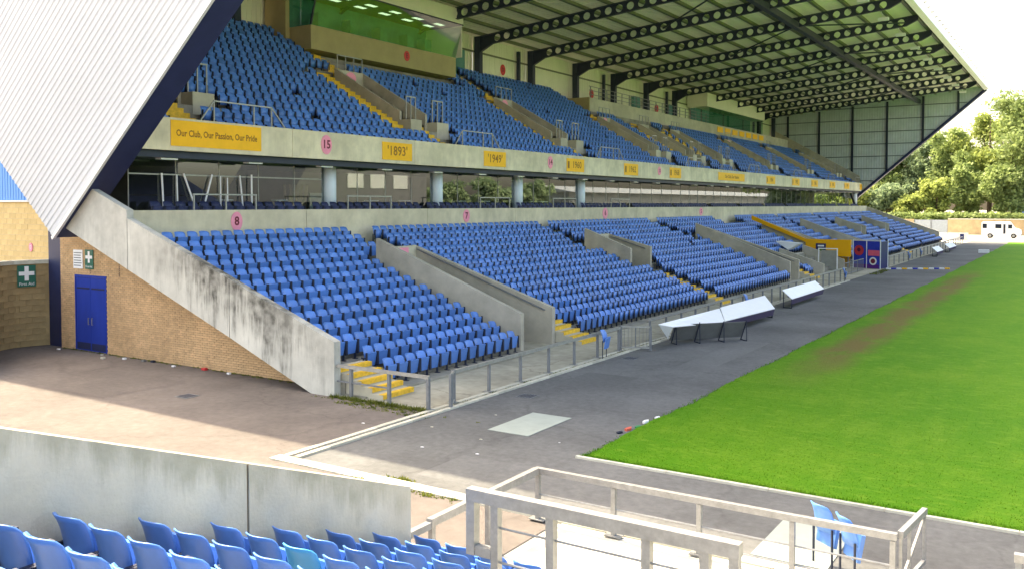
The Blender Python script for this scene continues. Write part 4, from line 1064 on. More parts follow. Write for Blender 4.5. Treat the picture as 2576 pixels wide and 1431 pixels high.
# ------------------------------------------------------------------ main stand perimeter rails
PX = -13.86
xr = thing('cross_rail', 'grey rail from the end parapet to the pitch side kerb', 'fence', (-15.5, 17.8, 0))
MB().box(-17.05, -13.9, 17.76, 17.86, .80, .88).build('top_rail', GALV, xr)
MB().box(-17.05, -15.26, 17.79, 17.83, .40, .44).build('lower_rail', RAILG, xr)
for x_ in (-16.55, -15.22, -13.93): MB().box(x_ - .04, x_ + .04, 17.77, 17.85, 0, .798).build('post', RAILG, xr); MB().box(x_ - .12, x_ + .12, 17.70, 17.92, .007, .022).build('base_plate', GALV, xr)
def fence(label, y0, y1, step, X=PX):
    t_ = thing('pitch_side_rail', label, 'fence', (X, (y0 + y1) / 2, 0))
    MB().box(X - .045, X + .045, y0, y1, .80, .88).build('top_rail', GALV, t_)
    n = round((y1 - y0) / step); me = None
    for i in range(n + 1):
        y_ = y0 + .05 + (y1 - y0 - .1) * i / n
        if me is None: o = MB().box(X - .035, X + .035, y0 + .015, y0 + .085, .007, .798).build('post', RAILG, t_); me = o.data
        else: inst('post', me, t_, (0, y_ - y0 - .05, 0))
        if y_ < 45: MB().box(X - .14, X + .10, y_ - .1, y_ + .1, .024, .038).build('base_plate', GALV, t_)
fence('long grey pitch side rail in front of the nearest seats', 18.75, 28.7, 1.75)
fence('grey pitch side rail behind the white boards', 31.3, 64.4, 1.6)
fence('grey pitch side rail beyond the blue tunnel', 80.5, 134.0, 2.4)
def gate(p, q, label):
    p, q = Vector((*p, 0)), Vector((*q, 0)); t_ = thing('pitch_gate', label, 'gate', tuple(p)); U_ = Vector((0, 0, 1))
    for e in (p, q): MB().bar(e + U_ * .02, e + U_ * .9, .07).build('upright', RAILG, t_)
    MB().bar(p + U_ * .86, q + U_ * .86, .05).build('top_bar', GALV, t_); MB().bar(p + U_ * .12, q + U_ * .12, .05).build('bottom_bar', GALV, t_)
    m_ = p.lerp(q, .5); MB().bar(m_ + U_ * .12, m_ + U_ * .86, .03).build('middle_bar', RAILG, t_)
    for i in range(1, 8):
        if i != 4: e = p.lerp(q, i / 8); MB().bar(e + U_ * .13, e + U_ * .85, .010).build('mesh_bar', RAILG, t_)
gate((-13.55, 18.25), (-13.8, 18.72), 'small grey gate leaf standing open by the cross rail')
gate((-13.9, 28.9), (-12.95, 29.35), 'grey mesh gate swung open onto the path before the white boards')

# steward seats fixed at the rails
def steward(loc, rz, label):
    t_ = thing('steward_seat', label, 'seat', loc, rz, 'blue steward seats at the rails'); ORG[t_.name] = Vector((0, 0, 0))
    V_, F_ = shell(7, 5); mb = MB(); mb.add([(p[0], p[1], p[2] + .18) for p in V_], F_); mb.build('backrest', BLUE, t_, smooth=True)
    mb = MB(); mb.add([(.135, -.2, .32), (.135, .2, .32), (.205, .21, .70), (.205, -.21, .70), (.09, -.19, .33), (.09, .19, .33), (.15, .2, .71), (.15, -.2, .71)],
                      [(0, 1, 2, 3), (7, 6, 5, 4), (0, 4, 5, 1), (1, 5, 6, 2), (2, 6, 7, 3), (3, 7, 4, 0)]); mb.build('seat_pan', BLUE, t_)
    for s in (-1, 1): MB().box(.04, .065, s * .2 - .012, s * .2 + .012, .005, .6).build('leg', BLACK, t_)
steward((-13.62, 26.95, .05), R(8), 'blue steward seat hung on the rail before the mesh gate')
steward((-13.6, 41.9, .0), R(5), 'dark blue steward seat just behind the long white board')
steward((-13.6, 62.6, .0), R(5), 'blue steward seat on the rail before the tunnel')
steward((-13.5, 95.0, .0), R(5), 'blue steward seat on the far rail beyond the tunnel')
steward((-13.5, 88.0, .0), R(5), 'dark steward seat on the far rail close to the tunnel')
steward((-3.12, 13.05, .0), R(52), 'left blue steward seat behind the near perimeter fence')
steward((-2.72, 12.74, .0), R(40), 'right blue steward seat behind the near perimeter fence')

# ------------------------------------------------------------------ boards on the path
def board(y0, y1, label, xb=-12.78, zb=.93, xf=-12.28, zf_=.5, n=4, flap=False):
    t_ = thing('advertising_board', label, 'board', (-12.8, (y0 + y1) / 2, 0), group='white boards tipped back beside the path')
    d = Vector((xf - xb, 0, zf_ - zb)).normalized(); nn = Vector((-d.z, 0, d.x)); th = .03
    st = (y1 - y0) / n
    for i in range(n):
        a, b = y0 + st * i, y0 + st * (i + 1) - .012; dz = random.uniform(-.012, .012)
        V_ = []
        for q in (0, -th):
            for (x_, z_, y_) in ((xb, zb, a), (xf, zf_, a), (xf, zf_, b), (xb, zb, b)): V_.append((x_ + nn.x * q, y_, z_ + nn.z * q + dz))
        mb = MB(); mb.add(V_, [(0, 1, 2, 3), (7, 6, 5, 4), (0, 4, 5, 1), (1, 5, 6, 2), (2, 6, 7, 3), (3, 7, 4, 0)]); mb.build('panel', SHEET, t_)
        mb = MB(); mb.bar((xb + .04, a + .1, 0.01), (xb + .04, a + .1, zb - .05), .04); mb.bar((xf - .05, a + .1, .01), (xf - .05, a + .1, zf_ - .02), .04); mb.bar((xb + .04, a + .1, .03), (xf - .05, a + .1, .03), .04)
        mb.build('leg_frame', BLACK, t_)
        mb = MB(); mb.add([(xf - .012, a, zf_ - .04 + dz), (xf - .012, b, zf_ - .04 + dz), (xf - .06, b, zf_ - .30), (xf - .06, a, zf_ - .30), (xf - .03, a, zf_ - .04 + dz), (xf - .03, b, zf_ - .04 + dz), (xf - .08, b, zf_ - .30), (xf - .08, a, zf_ - .30)],
                          [(0, 1, 2, 3), (7, 6, 5, 4), (0, 4, 5, 1), (1, 5, 6, 2), (2, 6, 7, 3), (3, 7, 4, 0)]); mb.build('underside_shade', mat('dark_purple_shade', (0.06, 0.045, 0.10), rough=0.6), t_)  # purple-dark strip painted for the shade below the raised front edge
lb_ = thing('advertising_board', 'longest white board tipped back beside the path', 'board', (-12.5, 36, 0), group='white boards tipped back beside the path')
def slab(P_, name, m, th=.03, par=lb_):
    n_ = (P_[1] - P_[0]).cross(P_[2] - P_[0]).normalized(); n_ = n_ if n_.z < 0 else -n_
    V_ = list(P_) + [p + n_ * th for p in P_]; k = len(P_); mb = MB()
    mb.add(V_, [tuple(range(k)), tuple(range(2 * k - 1, k - 1, -1))] + [(i, k + i, k + (i + 1) % k, (i + 1) % k) for i in range(k)]); return mb.build(name, m, par)
B_ = [Vector(p) for p in ((-12.8, 29.7, .93), (-12.74, 35.9, .90), (-12.74, 35.98, .93), (-12.7, 42.0, .92))]; F_ = [Vector(p) for p in ((-12.55, 30.4, .78), (-11.98, 33.3, .64), (-11.93, 34.2, .60), (-11.75, 40.4, .52))]
slab([B_[0], B_[1], F_[2], F_[1], F_[0]], 'panel', SHEET); slab([B_[2], B_[3], F_[3], F_[2] + Vector((0, .06, .01))], 'panel', SHEET)
slab([B_[0], F_[0], Vector((-12.86, 30.7, .28))], 'sheet_flap', SHEET, .01)
for a_, b_ in ((F_[1], F_[2]), (F_[2], F_[3])):
    V_ = [a_ - Vector((.03, 0, .035)), b_ - Vector((.03, 0, .035)), b_ - Vector((.1, 0, .30)), a_ - Vector((.1, 0, .30))]; slab(V_, 'underside_shade', mat('dark_purple_shade', (0.06, 0.045, 0.10), rough=0.6), .02)  # shade beneath the sheet's front edge, drawn as a dark purple strip
for y_ in (41.4,):
    mb = MB(); mb.bar((-12.76, y_, .01), (-12.76, y_, .88), .045); mb.bar((-12.05, y_ - .4, .01), (-12.05, y_ - .4, .5), .045); mb.bar((-12.76, y_, .03), (-12.05, y_ - .4, .03), .04); mb.build('leg_frame', BLACK, lb_)
board(45.2, 51.7, 'middle white board on the path, shorter than the first', n=1)
board(97.5, 102.0, 'small white board far along the path, nearer of two', n=1)
board(107, 113, 'small white board far along the path, farther of two', n=1)
bk = thing('folded_board', 'row of three grey board backs on struts, angled across the path', 'board', (-11.9, 32.2, 0))
pa, pb = Vector((-12.9, 31.3, 0)), Vector((-10.92, 33.65, 0)); dd = (pb - pa).normalized(); nn = Vector((-dd.y, dd.x, 0)); U_ = Vector((0, 0, 1)); Lb = (pb - pa).length
for i in range(3):
    a, b = pa + dd * (Lb * i / 3 + .01), pa + dd * (Lb * (i + 1) / 3 - .01); tp = nn * -.42 * 0 + nn * .28
    V_ = [a + nn * .30 + U_ * .10, b + nn * .30 + U_ * .10, b - nn * .12 + U_ * .74, a - nn * .12 + U_ * .74]; V_ += [p + nn * .03 + U_ * .01 for p in V_]
    mb = MB(); mb.add(V_, [(0, 1, 2, 3), (7, 6, 5, 4), (0, 4, 5, 1), (1, 5, 6, 2), (2, 6, 7, 3), (3, 7, 4, 0)]); mb.build('panel', GREYB, bk)
for i in range(4):
    a = pa + dd * (Lb * i / 3); a = a + dd * (.05 if i == 0 else -.05 if i == 3 else 0)
    mb = MB(); mb.bar(a - nn * .16 + U_ * .80, a - nn * .20 + U_ * .0, .025); mb.bar(a - nn * .17 + U_ * .78, a + nn * .22 + U_ * .03, .03); mb.bar(a - nn * .2 + U_ * .02, a + nn * .24 + U_ * .02, .03); mb.build('strut', BLACK, bk)
# pale mats on the path
for i, (x0, x1, y0, y1, lab) in enumerate(((-11.55, -10.45, 16.98, 19.0, 'pale green mat on the asphalt near the pitch corner'), (-4.1, -3.0, 12.98, 14.9, 'pale green mat on the path behind the near fence'))):
    mb = MB(); mb.box(x0, x1, y0, y1, .004, .016); tag(mb.build('ground_mat', MATG, loc=(x0, y0, 0)), lab, 'mat', 'ground mats')

for i, (x0, x1, y0, y1, g_) in enumerate(((-12.9, -11.2, 22.4, 24.6, .9), (-11.0, -9.9, 27.0, 33.5, 1.12), (-13.3, -12.4, 34.5, 44.0, .9), (-24.5, -22.2, 14.2, 16.8, .92), (-10.8, -9.6, 13.4, 15.0, 1.1))):
    b_ = ASPH if x0 > -13.6 else TARM; c_ = Vector((.140, .142, .140) if b_ is ASPH else (.152, .132, .120)) * g_
    sheet('asphalt_patch', x0, x1, y0, y1, .003, mat('patch_%d' % i, tuple(c_), rough=.92, var=.14, scale=7, bump=.35, bscale=170, spec=.2, var2=.1, scale2=.4))
for i, (x_, y_, lab) in enumerate(((-12.7, 20.6, 'dark iron drain cover on the path by the nearest rail'), (-12.9, 27.6, 'dark iron drain cover on the path near the mesh gate'), (-20.5, 15.6, 'dark iron drain cover on the brown forecourt'))):
    t_ = thing('drain_cover', lab, 'drain', (x_, y_, 0), group='iron drain covers'); MB().box(x_ - .24, x_ + .24, y_ - .24, y_ + .24, .002, .008).build('frame', RAILG, t_)
    for j in range(5): MB().box(x_ - .2 + .085 * j, x_ - .155 + .085 * j, y_ - .2, y_ + .2, .009, .013).build('bar', BLACK, t_)
for i, (x_, y_) in enumerate(((-11.9, 15.0), (-11.2, 16.2), (-10.6, 15.2), (-12.8, 16.5), (-9.6, 16.9), (-12.2, 18.3), (-14.4, 15.9))):
    s_ = random.uniform(.02, .04); mb = MB(); mb.prism([(x_ - s_, y_ - s_ * .5), (x_ + s_ * .8, y_ - s_ * .6), (x_ + s_, y_ + s_ * .4), (x_ - s_ * .4, y_ + s_ * .6)], 'z', .004, .015)
    tag(mb.build('paper_scrap', (WHITE, KERB)[i % 2], loc=(x_, y_, 0)), 'small pale scrap on the near asphalt, %s counting from the left' % ORD[sorted([-11.9, -11.2, -10.6, -12.8, -9.6, -12.2, -14.4]).index(x_)], 'litter', 'paper scraps on the near asphalt')
# ------------------------------------------------------------------ tunnel
tn = thing('tunnel_wall', 'orange tunnel wall with dark crest beside the blue banner box', 'tunnel', (-17.5, 76.2, 0))
MB().box(-19.6, -16.0, 76.0, 76.26, .95, 2.32).build('orange_panel', ORANGE, tn)
MB().prism([(-19.6, 2.05), (-19.6, 2.32), (-24.2, 4.25), (-24.2, 3.9)], 'y', 76.0, 76.28).build('orange_capping', ORANGE, tn)
MB().box(-18.75, -17.95, 75.96, 75.998, 1.25, 1.98).build('crest', DKBL, tn); MB().box(-18.6, -18.1, 75.945, 75.958, 1.72, 1.85).build('crest_band', WHITE, tn); MB().box(-18.55, -18.15, 75.945, 75.958, 1.32, 1.55).build('crest_band', mat('crest_green', (.1, .2, .03)), tn)
for x_ in (-19.4, -18.6, -17.8, -17.0, -16.2): MB().box(x_ - .03, x_ + .03, 76.0, 76.2, 0, .948).build('leg', RAILG, tn)
MB().box(-19.5, -16.1, 76.22, 76.25, .05, .9).build('mesh_panel', mat('tunnel_amber', (0.45, 0.24, 0.03)), tn)
bb = thing('banner_box', 'blue sponsor banner box at the mouth of the tunnel', 'banner', (-14.8, 77, 0))
p, q, r_ = Vector((-16.05, 77.2, 0)), Vector((-13.8, 76.4, 0)), Vector((-13.45, 77.6, 0)); U_ = Vector((0, 0, 1))
def panel(a, b, z0, z1, m, name, off=0.0, par=bb):
    d = (b - a).normalized(); nn = Vector((d.y, -d.x, 0)); V_ = [a + nn * off + U_ * z0, b + nn * off + U_ * z0, b + nn * off + U_ * z1, a + nn * off + U_ * z1]; V_ += [v - nn * .03 for v in V_]
    mb = MB(); mb.add(V_, [(0, 1, 2, 3), (7, 6, 5, 4), (0, 4, 5, 1), (1, 5, 6, 2), (2, 6, 7, 3), (3, 7, 4, 0)]); return mb.build(name, m, par)
m_ = p.lerp(q, .5)
panel(p, m_, .08, 2.22, ROYAL, 'left_panel'); panel(m_ + (q - m_) * .02, q, .02, 2.22, ROYAL, 'right_panel'); panel(q, r_, .05, 2.2, DKBL, 'side_panel')
for e in (p, m_, q, r_): MB().tube(e + U_ * 0, e + U_ * 2.3, .04, n=8).build('pole', SILV, bb)
panel(p, q, 2.22, 2.34, SILV, 'top_strip', .01)
def roundel(t, z, r0, m, off):
    d = (q - p).normalized(); nn = Vector((d.y, -d.x, 0)); c = p.lerp(q, t) + nn * off; V_ = [c + d * (r0 * math.cos(6.2832 * i / 18)) + U_ * (z + r0 * math.sin(6.2832 * i / 18)) for i in range(18)]
    mb = MB(); mb.add(V_ + [v - nn * .01 for v in V_], [tuple(range(18)), tuple(range(18, 36))[::-1]]); mb.build('emblem', m, bb)
roundel(.22, 1.45, .42, mat('emblem_red', (.5, .04, .06)), .02); roundel(.22, 1.5, .16, mat('emblem_dark', (.10, .01, .06)), .035)
roundel(.74, .62, .32, WHITE, .02); roundel(.74, .62, .2, mat('emblem_maroon', (.2, .03, .06)), .035)
panel(p.lerp(q, .56), p.lerp(q, .97), 1.05, 1.5, mat('emblem_pink', (.75, .12, .2)), 'pink_strip', .02)
panel(p.lerp(q, .02), p.lerp(q, .95), .03, .35, mat('purple_strip', (.10, .02, .22)), 'purple_strip', .008)
# clutter in front of the tunnel: white awning, goal-like frame, grey dugout
aw = thing('awning', 'small white awning beside the grey tunnel walls', 'awning', (-18.6, 70, 0))
MB().prism([(-20.2, 2.35), (-18.4, 2.2), (-19.2, 1.7)], 'y', 69.4, 70.8).build('canvas', WHITE, aw); MB().bar((-19.4, 70.1, .9), (-19.4, 70.1, 1.9), .06).build('pole', GALV, aw)
gf = thing('training_frame', 'small white goal-like frame in front of the orange wall', 'frame', (-16.9, 72, 0))
for x_ in (-17.6, -16.2): MB().bar((x_, 72.2, 0), (x_, 72.2, 1.72), .07).build('upright', WHITE, gf)
MB().bar((-17.64, 72.2, 1.75), (-16.16, 72.2, 1.75), .07).build('crossbar', WHITE, gf)
MB().box(-17.5, -16.3, 72.6, 72.66, .1, 1.6).build('screen', mat('frame_screen', (.30, .30, .27)), gf)
dg_ = thing('dugout_wall', 'grey concrete dugout walls beside the tunnel mouth', 'wall', (-18, 68.5, 0))
MB().prism([(-16.2, 0), (-16.2, .8), (-19.5, 1.9), (-19.5, 0)], 'y', 68.0, 68.2).build('side_wall', CONCV, dg_)
MB().prism([(-16.2, 0), (-16.2, .8), (-19.5, 1.9), (-19.5, 0)], 'y', 74.6, 74.8).build('side_wall', CONCV, dg_)
MB().box(-19.6, -19.4, 66.4, 76, 0, 1.3).build('rear_wall', CONCV, dg_)
for i in range(6): seat((-17.4, 66.8 + .5 * i, .05), 0.0, 'blue dugout seat, %s from the near end of the row by the tunnel' % ORD[i], 'dugout seats by the tunnel')
bars = thing('crowd_barrier', 'grey crowd barriers clustered before the tunnel', 'barrier', (-15, 70, 0))
for i in range(3):
    y_ = 67.5 + 2.2 * i; mb = MB(); mb.bar((-14.6, y_, .95), (-14.6, y_ + 2.0, .95), .05); mb.bar((-14.6, y_, .15), (-14.6, y_ + 2, .15), .05)
    for j in range(6): mb.bar((-14.6, y_ + .4 * j, .05), (-14.6, y_ + .4 * j, .95), .03)
    mb.build('panel', RAILG, bars)
# striped hose / barrier tape laid across the path
tp = thing('barrier_tape', 'white and blue barrier lying across the path beyond the tunnel', 'barrier', (-11.4, 78, 0))
for i in range(12):
    x_ = -13.4 + .36 * i; y_ = 76.6 + (x_ + 13.4) * .72 + random.uniform(-.06, .06)
    MB().box(x_, x_ + .34, y_ - .08, y_ + .08, .002, .12).build('segment', (WHITE, ROYAL, WHITE, AMBER)[i % 4], tp)
ct = thing('corner_marker', 'red, green and white corner flag bundle lying on the edge of the grass', 'marker', (-8.75, 18.6, 0))
for i, (x_, y_, m, l) in enumerate(((-8.85, 18.3, BLACK, .25), (-8.8, 18.62, mat('cloth_red', (.6, .12, .08)), .34), (-8.72, 19.0, mat('cloth_green', (.03, .2, .08)), .25), (-8.75, 19.5, WHITE, .3), (-8.7, 20.1, WHITE, .22))):
    mb = MB(); l *= .8; mb.prism([(x_ - .05, y_), (x_ + .02, y_ - .03), (x_ + .06, y_ + l * .5), (x_, y_ + l), (x_ - .05, y_ + l * .6)], 'z', .004, .035 + .02 * (i % 2)); mb.build('cloth', m, ct)
# litter by the brick wall
for i in range(9):
    x_ = (-31.0, -27.2, -26.3, -25.9, -24.6, -23.3, -22.1, -27.9, -28.6)[i]; y_ = 18.4 - random.uniform(0, .25) - (.5 if i == 7 else 0)
    s_ = random.uniform(.05, .11); mb = MB(); mb.prism([(x_ - s_, y_ - s_ * .5), (x_ + s_ * .8, y_ - s_ * .6), (x_ + s_, y_ + s_ * .4), (x_ - s_ * .4, y_ + s_ * .6)], 'z', 0, s_ * .7)
    tag(mb.build('litter', (WHITE, WHITE, GREYB, BLACK, WHITE, REDS, WHITE, KERB, KERB)[i], loc=(x_, y_, 0)), 'scrap of litter at the foot of the brick wall, %s from the left' % ORD[sorted([-31.0, -27.2, -26.3, -25.9, -24.6, -23.3, -22.1, -27.9, -28.6]).index(x_)], 'litter', 'litter along the brick wall')
# weeds along wall foot and kerbs
V = []; Fc = []; tn_ = []
def tuft(x, y, h, n=7):
    tv = random.random()
    for _ in range(n):
        a = random.uniform(0, 6.28); wd = random.uniform(.008, .02); hh = h * random.uniform(.4, 1); l = hh * random.uniform(.2, .9); b0 = len(V)
        dx, dy = math.cos(a) * wd, math.sin(a) * wd; px, py = x + random.gauss(0, .03), y + random.gauss(0, .03)
        V.extend([(px - dx, py - dy, .0), (px + dx, py + dy, .0), (px + math.sin(a) * l, py - math.cos(a) * l, hh)]); Fc.append((b0, b0 + 1, b0 + 2)); tn_.append(tv)
for i in range(330): tuft(random.uniform(-17.2, -13.95), 17.68 + random.gauss(0, .05), random.uniform(.03, .14))
for i in range(160): tuft(-13.7 + random.gauss(0, .02), random.uniform(17.5, 33) if i % 2 else random.uniform(13.5, 60), random.uniform(.02, .07))
for i in range(150): tuft(-15.2 + random.gauss(0, .9), 17.5 - random.random() ** 2 * .5, random.uniform(.02, .06))
for i in range(60): tuft(random.uniform(-11.6, -9.2), 12.55 + random.gauss(0, .05), random.uniform(.03, .11))
for i in range(26): tuft(-10.75 + random.gauss(0, .16), 13.0 + random.gauss(0, .05), random.uniform(.03, .10))
for i in range(200): tuft(random.uniform(-31.2, -18.2), 18.48 + random.gauss(0, .04), random.uniform(.02, .07))
for i in range(120): tuft(random.uniform(-13.5, -12.9), random.uniform(70, 76), random.uniform(.05, .15))
mb = MB(); mb.v = V; mb.f = Fc; mb.m = [0] * len(Fc); o = mb.build('weeds', WEED, fix=False); tone_attr(o.data, tn_)
tag(o, 'small weeds growing along kerbs and wall feet', 'weeds', kind='stuff')

# ------------------------------------------------------------------ far end: wall, gates, van, trees
fw = thing('far_wall', 'brick boundary wall beyond the far end of the pitch', 'wall', (-5, 172, 0))
MB().box(-20.1, 40, 172, 172.4, -.05, 2.6).build('brickwork', mat('far_brick', (0.50, 0.36, 0.20), rough=0.9, var=0.2, scale=1.2, var2=0.12, scale2=0.2), fw); MB().box(-20.1, 40, 171.9, 172.5, 2.6, 2.75).build('coping', KERB, fw)
MB().box(-40, -25.6, 172, 172.4, -.05, 2.6).build('brickwork', MATS['far_brick'], fw)
for i in range(2):
    t_ = thing('steel_gate', '%s grey steel gate leaf in the far brick wall' % ('left' if i == 0 else 'right'), 'gate', (-24 + 2.8 * i, 172, 0))
    MB().box(-25.5 + 2.7 * i, -22.85 + 2.7 * i, 172.1, 172.2, .05, 2.5).build('leaf', mat('gate_grey', (.36, .40, .42), rough=.5), t_); MB().box(-25.5 + 2.7 * i, -25.4 + 2.7 * i, 172.02, 172.25, 0, 2.6).build('post', RAILG, t_)
hb = thing('hoarding', 'low white hoarding with dark panel at the far end of the path', 'hoarding', (-17, 143, 0))
for i in range(4): MB().box(-19.4 + 1.35 * i, -18.1 + 1.35 * i, 143, 143.1, 0, 1.15 + (.3 if i == 0 else 0)).build('panel', WHITE, hb)
MB().box(-15.1, -14.6, 142.93, 142.99, .2, .95).build('dark_panel', DKBL, hb)
wi = MB().box(-9.6, -8.6, 108, 108.5, 0, .35); tag(wi.build('goal_weight', WHITE, loc=(-9.1, 108, 0)), 'small white block at the far edge of the path', 'block')
# van
vn = thing('minibus', 'white minibus parked by the far brick wall', 'van', (-11, 158, 0))
def van():
    x0, x1, y0, y1 = -13.6, -8.2, 157, 158.9
    prof = [(x0, .45), (x0, 2.35), (x0 + .15, 2.5), (x1 - 1.5, 2.5), (x1 - .85, 1.55), (x1 - .1, 1.3), (x1, 1.0), (x1, .42)]
    MB().prism(prof, 'y', y0, y1).build('body', WHITE, vn)
    for xa, xb, za, zb in ((x0 + .15, x0 + .75, 1.5, 2.2), (x0 + 1.9, x0 + 2.75, 1.5, 2.15), (x0 + 3.0, x0 + 3.3, .7, 2.15), (x1 - 1.75, x1 - 1.2, 1.5, 2.1)):
        MB().box(xa, xb, y0 - .015, y0 - .002, za, zb).build('window', DGLASS, vn)
    MB().box(x0 + 2.95, x0 + 3.75, y0 - .012, y0 - .001, .5, 2.3).build('door', mat('van_door', (.7, .7, .72)), vn)
    for xc in (x0 + 1.2, x1 - 1.0):
        w_ = MB().tube((xc, y0 - .03, .36), (xc, y0 + .25, .36), .36, n=20).build('wheel', TYRE, vn); MB().tube((xc, y0 - .04, .36), (xc, y0 - .02, .36), .2, n=14).build('rim', GALV, w_)
        MB().tube((xc, y1 - .25, .36), (xc, y1 + .03, .36), .36, n=20).build('wheel', TYRE, vn)
    MB().box(x0 - .05, x0 + .05, y0 + .1, y1 - .1, .4, .6).build('bumper', GREYB, vn); MB().box(x1 - .05, x1 + .06, y0 + .1, y1 - .1, .4, .6).build('bumper', GREYB, vn)
    MB().box(x1 - .01, x1 + .02, y0 + .15, y0 + .45, .8, 1.0).build('headlight', SILV, vn)
van()
sk = thing('skip_container', 'blue container standing behind the far wall at the right edge', 'container', (-6, 178, 0))
MB().box(-9.2, 0, 177, 179.5, -.05, 3.9).build('body', mat('container_blue', (.05, .12, .5), rough=.5), sk); MB().box(-8.0, -6.5, 176.95, 176.99, 2.6, 3.2).build('label_panel', WHITE, sk)
pc = thing('parked_car', 'dark car roof showing above the far wall', 'car', (-29, 180, 0))
MB().prism([(-33, 2.2), (-32.7, 3.0), (-31.9, 3.1), (-31.3, 3.6), (-29.6, 3.6), (-28.9, 3.0), (-28.5, 2.2)], 'y', 176, 177.7).build('body', mat('car_grey', (.06, .06, .07), rough=.3), pc)
MB().box(-33.2, -28.3, 175.9, 177.8, -.05, 2.19).build('wheel_ramp', CONC, pc)

def tree(x, y, h, rad, m, label, n=4200, leaf=.42, base=.22, seed=0, group='trees beyond the far wall', show=1.0):
    rr = random.Random(seed); t_ = thing('broadleaf_tree', label, 'tree', (x, y, 0), group=group); ORG[t_.name] = Vector((0, 0, 0))
    mb = MB(); mb.tube((0, 0, -.1), (.1, 0, h * .35), h * .022, h * .015, n=8); tips = []
    for i in range(9):
        a = rr.uniform(0, 6.28); z0 = h * rr.uniform(.2, .4); e = Vector((math.cos(a) * rad * rr.uniform(.35, .75), math.sin(a) * rad * rr.uniform(.35, .75), h * rr.uniform(.45, .85))); tips.append(e)
        mb.tube((.05, 0, z0), tuple(e), h * .009, h * .003, n=6, caps=False)
    mb.tube((.1, 0, h * .35), (0, 0, h * .9), h * .015, h * .003, n=6, caps=False); mb.build('trunk', BARK, t_, fix=False)
    blobs = [(e, rad * rr.uniform(.26, .44)) for e in tips] + [(Vector((rr.gauss(0, .35) * rad, rr.gauss(0, .35) * rad, h * rr.uniform(base + .12, .93))), rad * rr.uniform(.2, .42)) for _ in range(20)]
    rg = np.random.default_rng(seed + 5); nb_ = len(blobs); per = n // nb_; C = []; T = []
    for (c, r0) in blobs:
        d = rg.normal(size=(per, 3)); d /= np.linalg.norm(d, axis=1)[:, None]; r_ = r0 * (rg.random(per) ** .45) * (1 + .25 * rg.normal(size=per))
        p = np.array(c)[None] + d * r_[:, None] * np.array([1, 1, .85]); C.append(p); T.append(np.clip(rg.normal(.5, .22) + .12 * rg.normal(size=per), 0, 1))
    C = np.concatenate(C); T = np.concatenate(T); k = C[:, 2] > h * base * .7; C = C[k]; T = T[k]; N = len(C)
    a = rg.normal(size=(N, 3)); a /= np.linalg.norm(a, axis=1)[:, None]; b = np.cross(a, rg.normal(size=(N, 3))); b /= np.linalg.norm(b, axis=1)[:, None]
    s_ = leaf * rg.uniform(.5, 1.25, N)[:, None]; a *= s_; b *= s_ * .62
    co = np.stack([C - a, C + b, C + a, C - b], 1).reshape(-1, 3).astype(np.float32); q = np.arange(4 * N, dtype=np.int32)
    me = bpy.data.meshes.new('crown'); me.vertices.add(4 * N); me.vertices.foreach_set('co', co.ravel()); me.loops.add(4 * N); me.loops.foreach_set('vertex_index', q)
    me.polygons.add(N); me.polygons.foreach_set('loop_start', np.arange(0, 4 * N, 4, dtype=np.int32)); me.polygons.foreach_set('loop_total', np.full(N, 4, np.int32)); me.materials.append(m); me.update(calc_edges=True)
    tone_attr(me, T); o = bpy.data.objects.new('crown', me); link(o); o.parent = t_
for i, (x, y, h, rad, m, lab) in enumerate((
    (-9.0, 190, 26.5, 8.5, LEAF1, 'tallest green tree at the right edge of the picture'),
    (-15.5, 193, 24.5, 7.0, LEAF2, 'tall yellow green tree left of the tallest one'),
    (-2.0, 192, 24.0, 8.0, LEAF1, 'tall tree partly cut off by the right edge'),
    (-21.5, 197, 20.5, 6.2, LEAF1, 'mid green tree stepping down from the tall ones'),
    (-27.5, 199, 19.0, 6.0, LEAF3, 'blue green tree in the middle of the far tree line'),
    (-33.0, 201, 18.0, 5.8, LEAF1, 'mid green tree left of the blue green one'),
    (-38.5, 203, 16.5, 5.8, LEAF2, 'pale yellow green tree nearest the far gable edge'),
    (-44.5, 199, 15.0, 6.0, LEAF1, 'green tree seen beside the far gable edge'),
    (-51, 198, 11.5, 5.5, LEAF3, 'dark green tree half hidden by the far gable'),
    (-27.8, 183, 7.4, 2.7, LEAF2, 'bright yellow green bush behind the far wall'),
    (-23.6, 184, 10.5, 3.2, LEAF2, 'small rounded tree behind the grey gates'),
    (-5.5, 185, 12.0, 5.0, LEAF3, 'dense low tree below the tallest one at right'),
    (-12.5, 184, 12.5, 4.6, LEAF1, 'bushy tree behind the minibus'),
    (-18.5, 186, 13.0, 4.4, LEAF1, 'light green tree behind the brick wall'),
    (-33.0, 187, 9.5, 4.0, LEAF3, 'low dark tree left of the yellow green bush'),
    (-38.5, 188, 9.5, 4.2, LEAF2, 'low light green tree at the foot of the far gable'),
    (-45.0, 189, 9.0, 4.2, LEAF1, 'low green tree under the far end of the stand'))):
    tree(x, y, h, rad, m, lab, n=16000 if h > 12 else 6500, seed=i + 3, leaf=.36)
hd = thing('hedge', 'low green hedge behind the far wall', 'hedge', (-18, 176, 0)); 
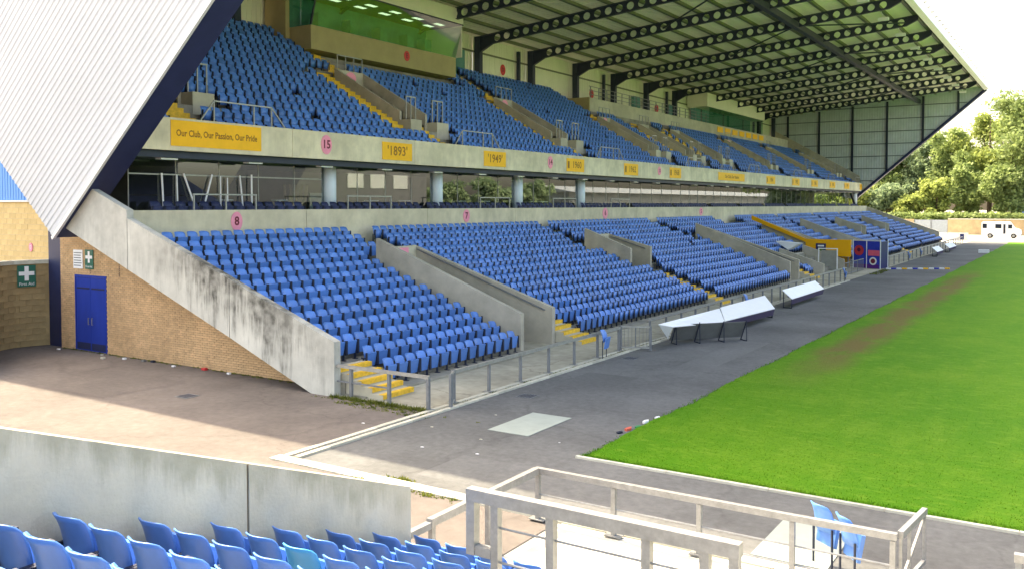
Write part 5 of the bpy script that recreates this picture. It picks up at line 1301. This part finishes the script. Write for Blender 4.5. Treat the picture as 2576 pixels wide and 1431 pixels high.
hv = rng.random((9000, 3)) * np.array([45, 3, 3.4]) + np.array([-46, 174.5, .2]); av = rng.normal(size=(9000, 3)) * .28; bv = rng.normal(size=(9000, 3)) * .2
mb = MB()
co = np.stack([hv - av, hv + bv, hv + av, hv - bv], 1).reshape(-1, 3) - np.array([-18, 176, 0])
me = bpy.data.meshes.new('foliage'); me.from_pydata(co.tolist(), [], [tuple(range(4 * i, 4 * i + 4)) for i in range(9000)]); me.materials.append(LEAF1); tone_attr(me, rng.random(9000)); o = bpy.data.objects.new('foliage', me); link(o); o.parent = hd

# ------------------------------------------------------------------ what the box glass mirrors: the opposite side of the ground
ob = thing('opposite_building', 'large grey building across the pitch, mirrored in the box glass', 'building', (75, 130, 0))
MB().prism([(108, 0), (118, 13.5), (152, 15.5), (152, 0)], 'x', 62, 80).build('wall', OPPG, ob)
for (a, b) in ((127.5, 132), (134, 138.5), (141, 145.5)): MB().box(61.9, 61.998, a, b, 8.4, 11.2).build('window', mat('pale_window', (.34, .36, .36)), ob)
os_ = thing('opposite_stand', 'dark opposite stand mirrored in the near box glass', 'stand', (70, 60, 0))
MB().prism([(58, 0), (58, .8), (82, 11), (82, 0)], 'y', 16, 104).build('terrace', mat('opp_seats', (.02, .03, .09), rough=.6, var=.3, scale=2), os_); MB().prism([(60, 14.5), (60, 15.3), (84, 13.5), (84, 12.8)], 'y', 14, 106).build('roof', NAVYD, os_)
MB().box(84, 84.5, 14, 106, 0, 13).build('rear_wall', NAVYD, os_)
lb = thing('long_shed', 'long pale grey shed beyond the far corner, mirrored in the glass', 'building', (70, 330, 0)); MB().box(62, 80, 215, 420, 0, 8.6).build('wall', mat('shed_grey', (.16, .18, .18)), lb); MB().prism([(60, 8.6), (71, 10.5), (82, 8.6)], 'y', 214, 421).build('roof', mat('shed_roof', (.26, .28, .29)), lb)
for i, (x, y) in enumerate(((66, 160), (68, 169), (64, 178), (66, 188), (67, 198), (66, 206))):
    tree(x, y, 9.5 + (i % 3), 4.5, LEAF3, 'mirrored tree across the pitch, %s from the grey building' % ORD[i], n=2600, leaf=.6, seed=40 + i, group='trees across the pitch')
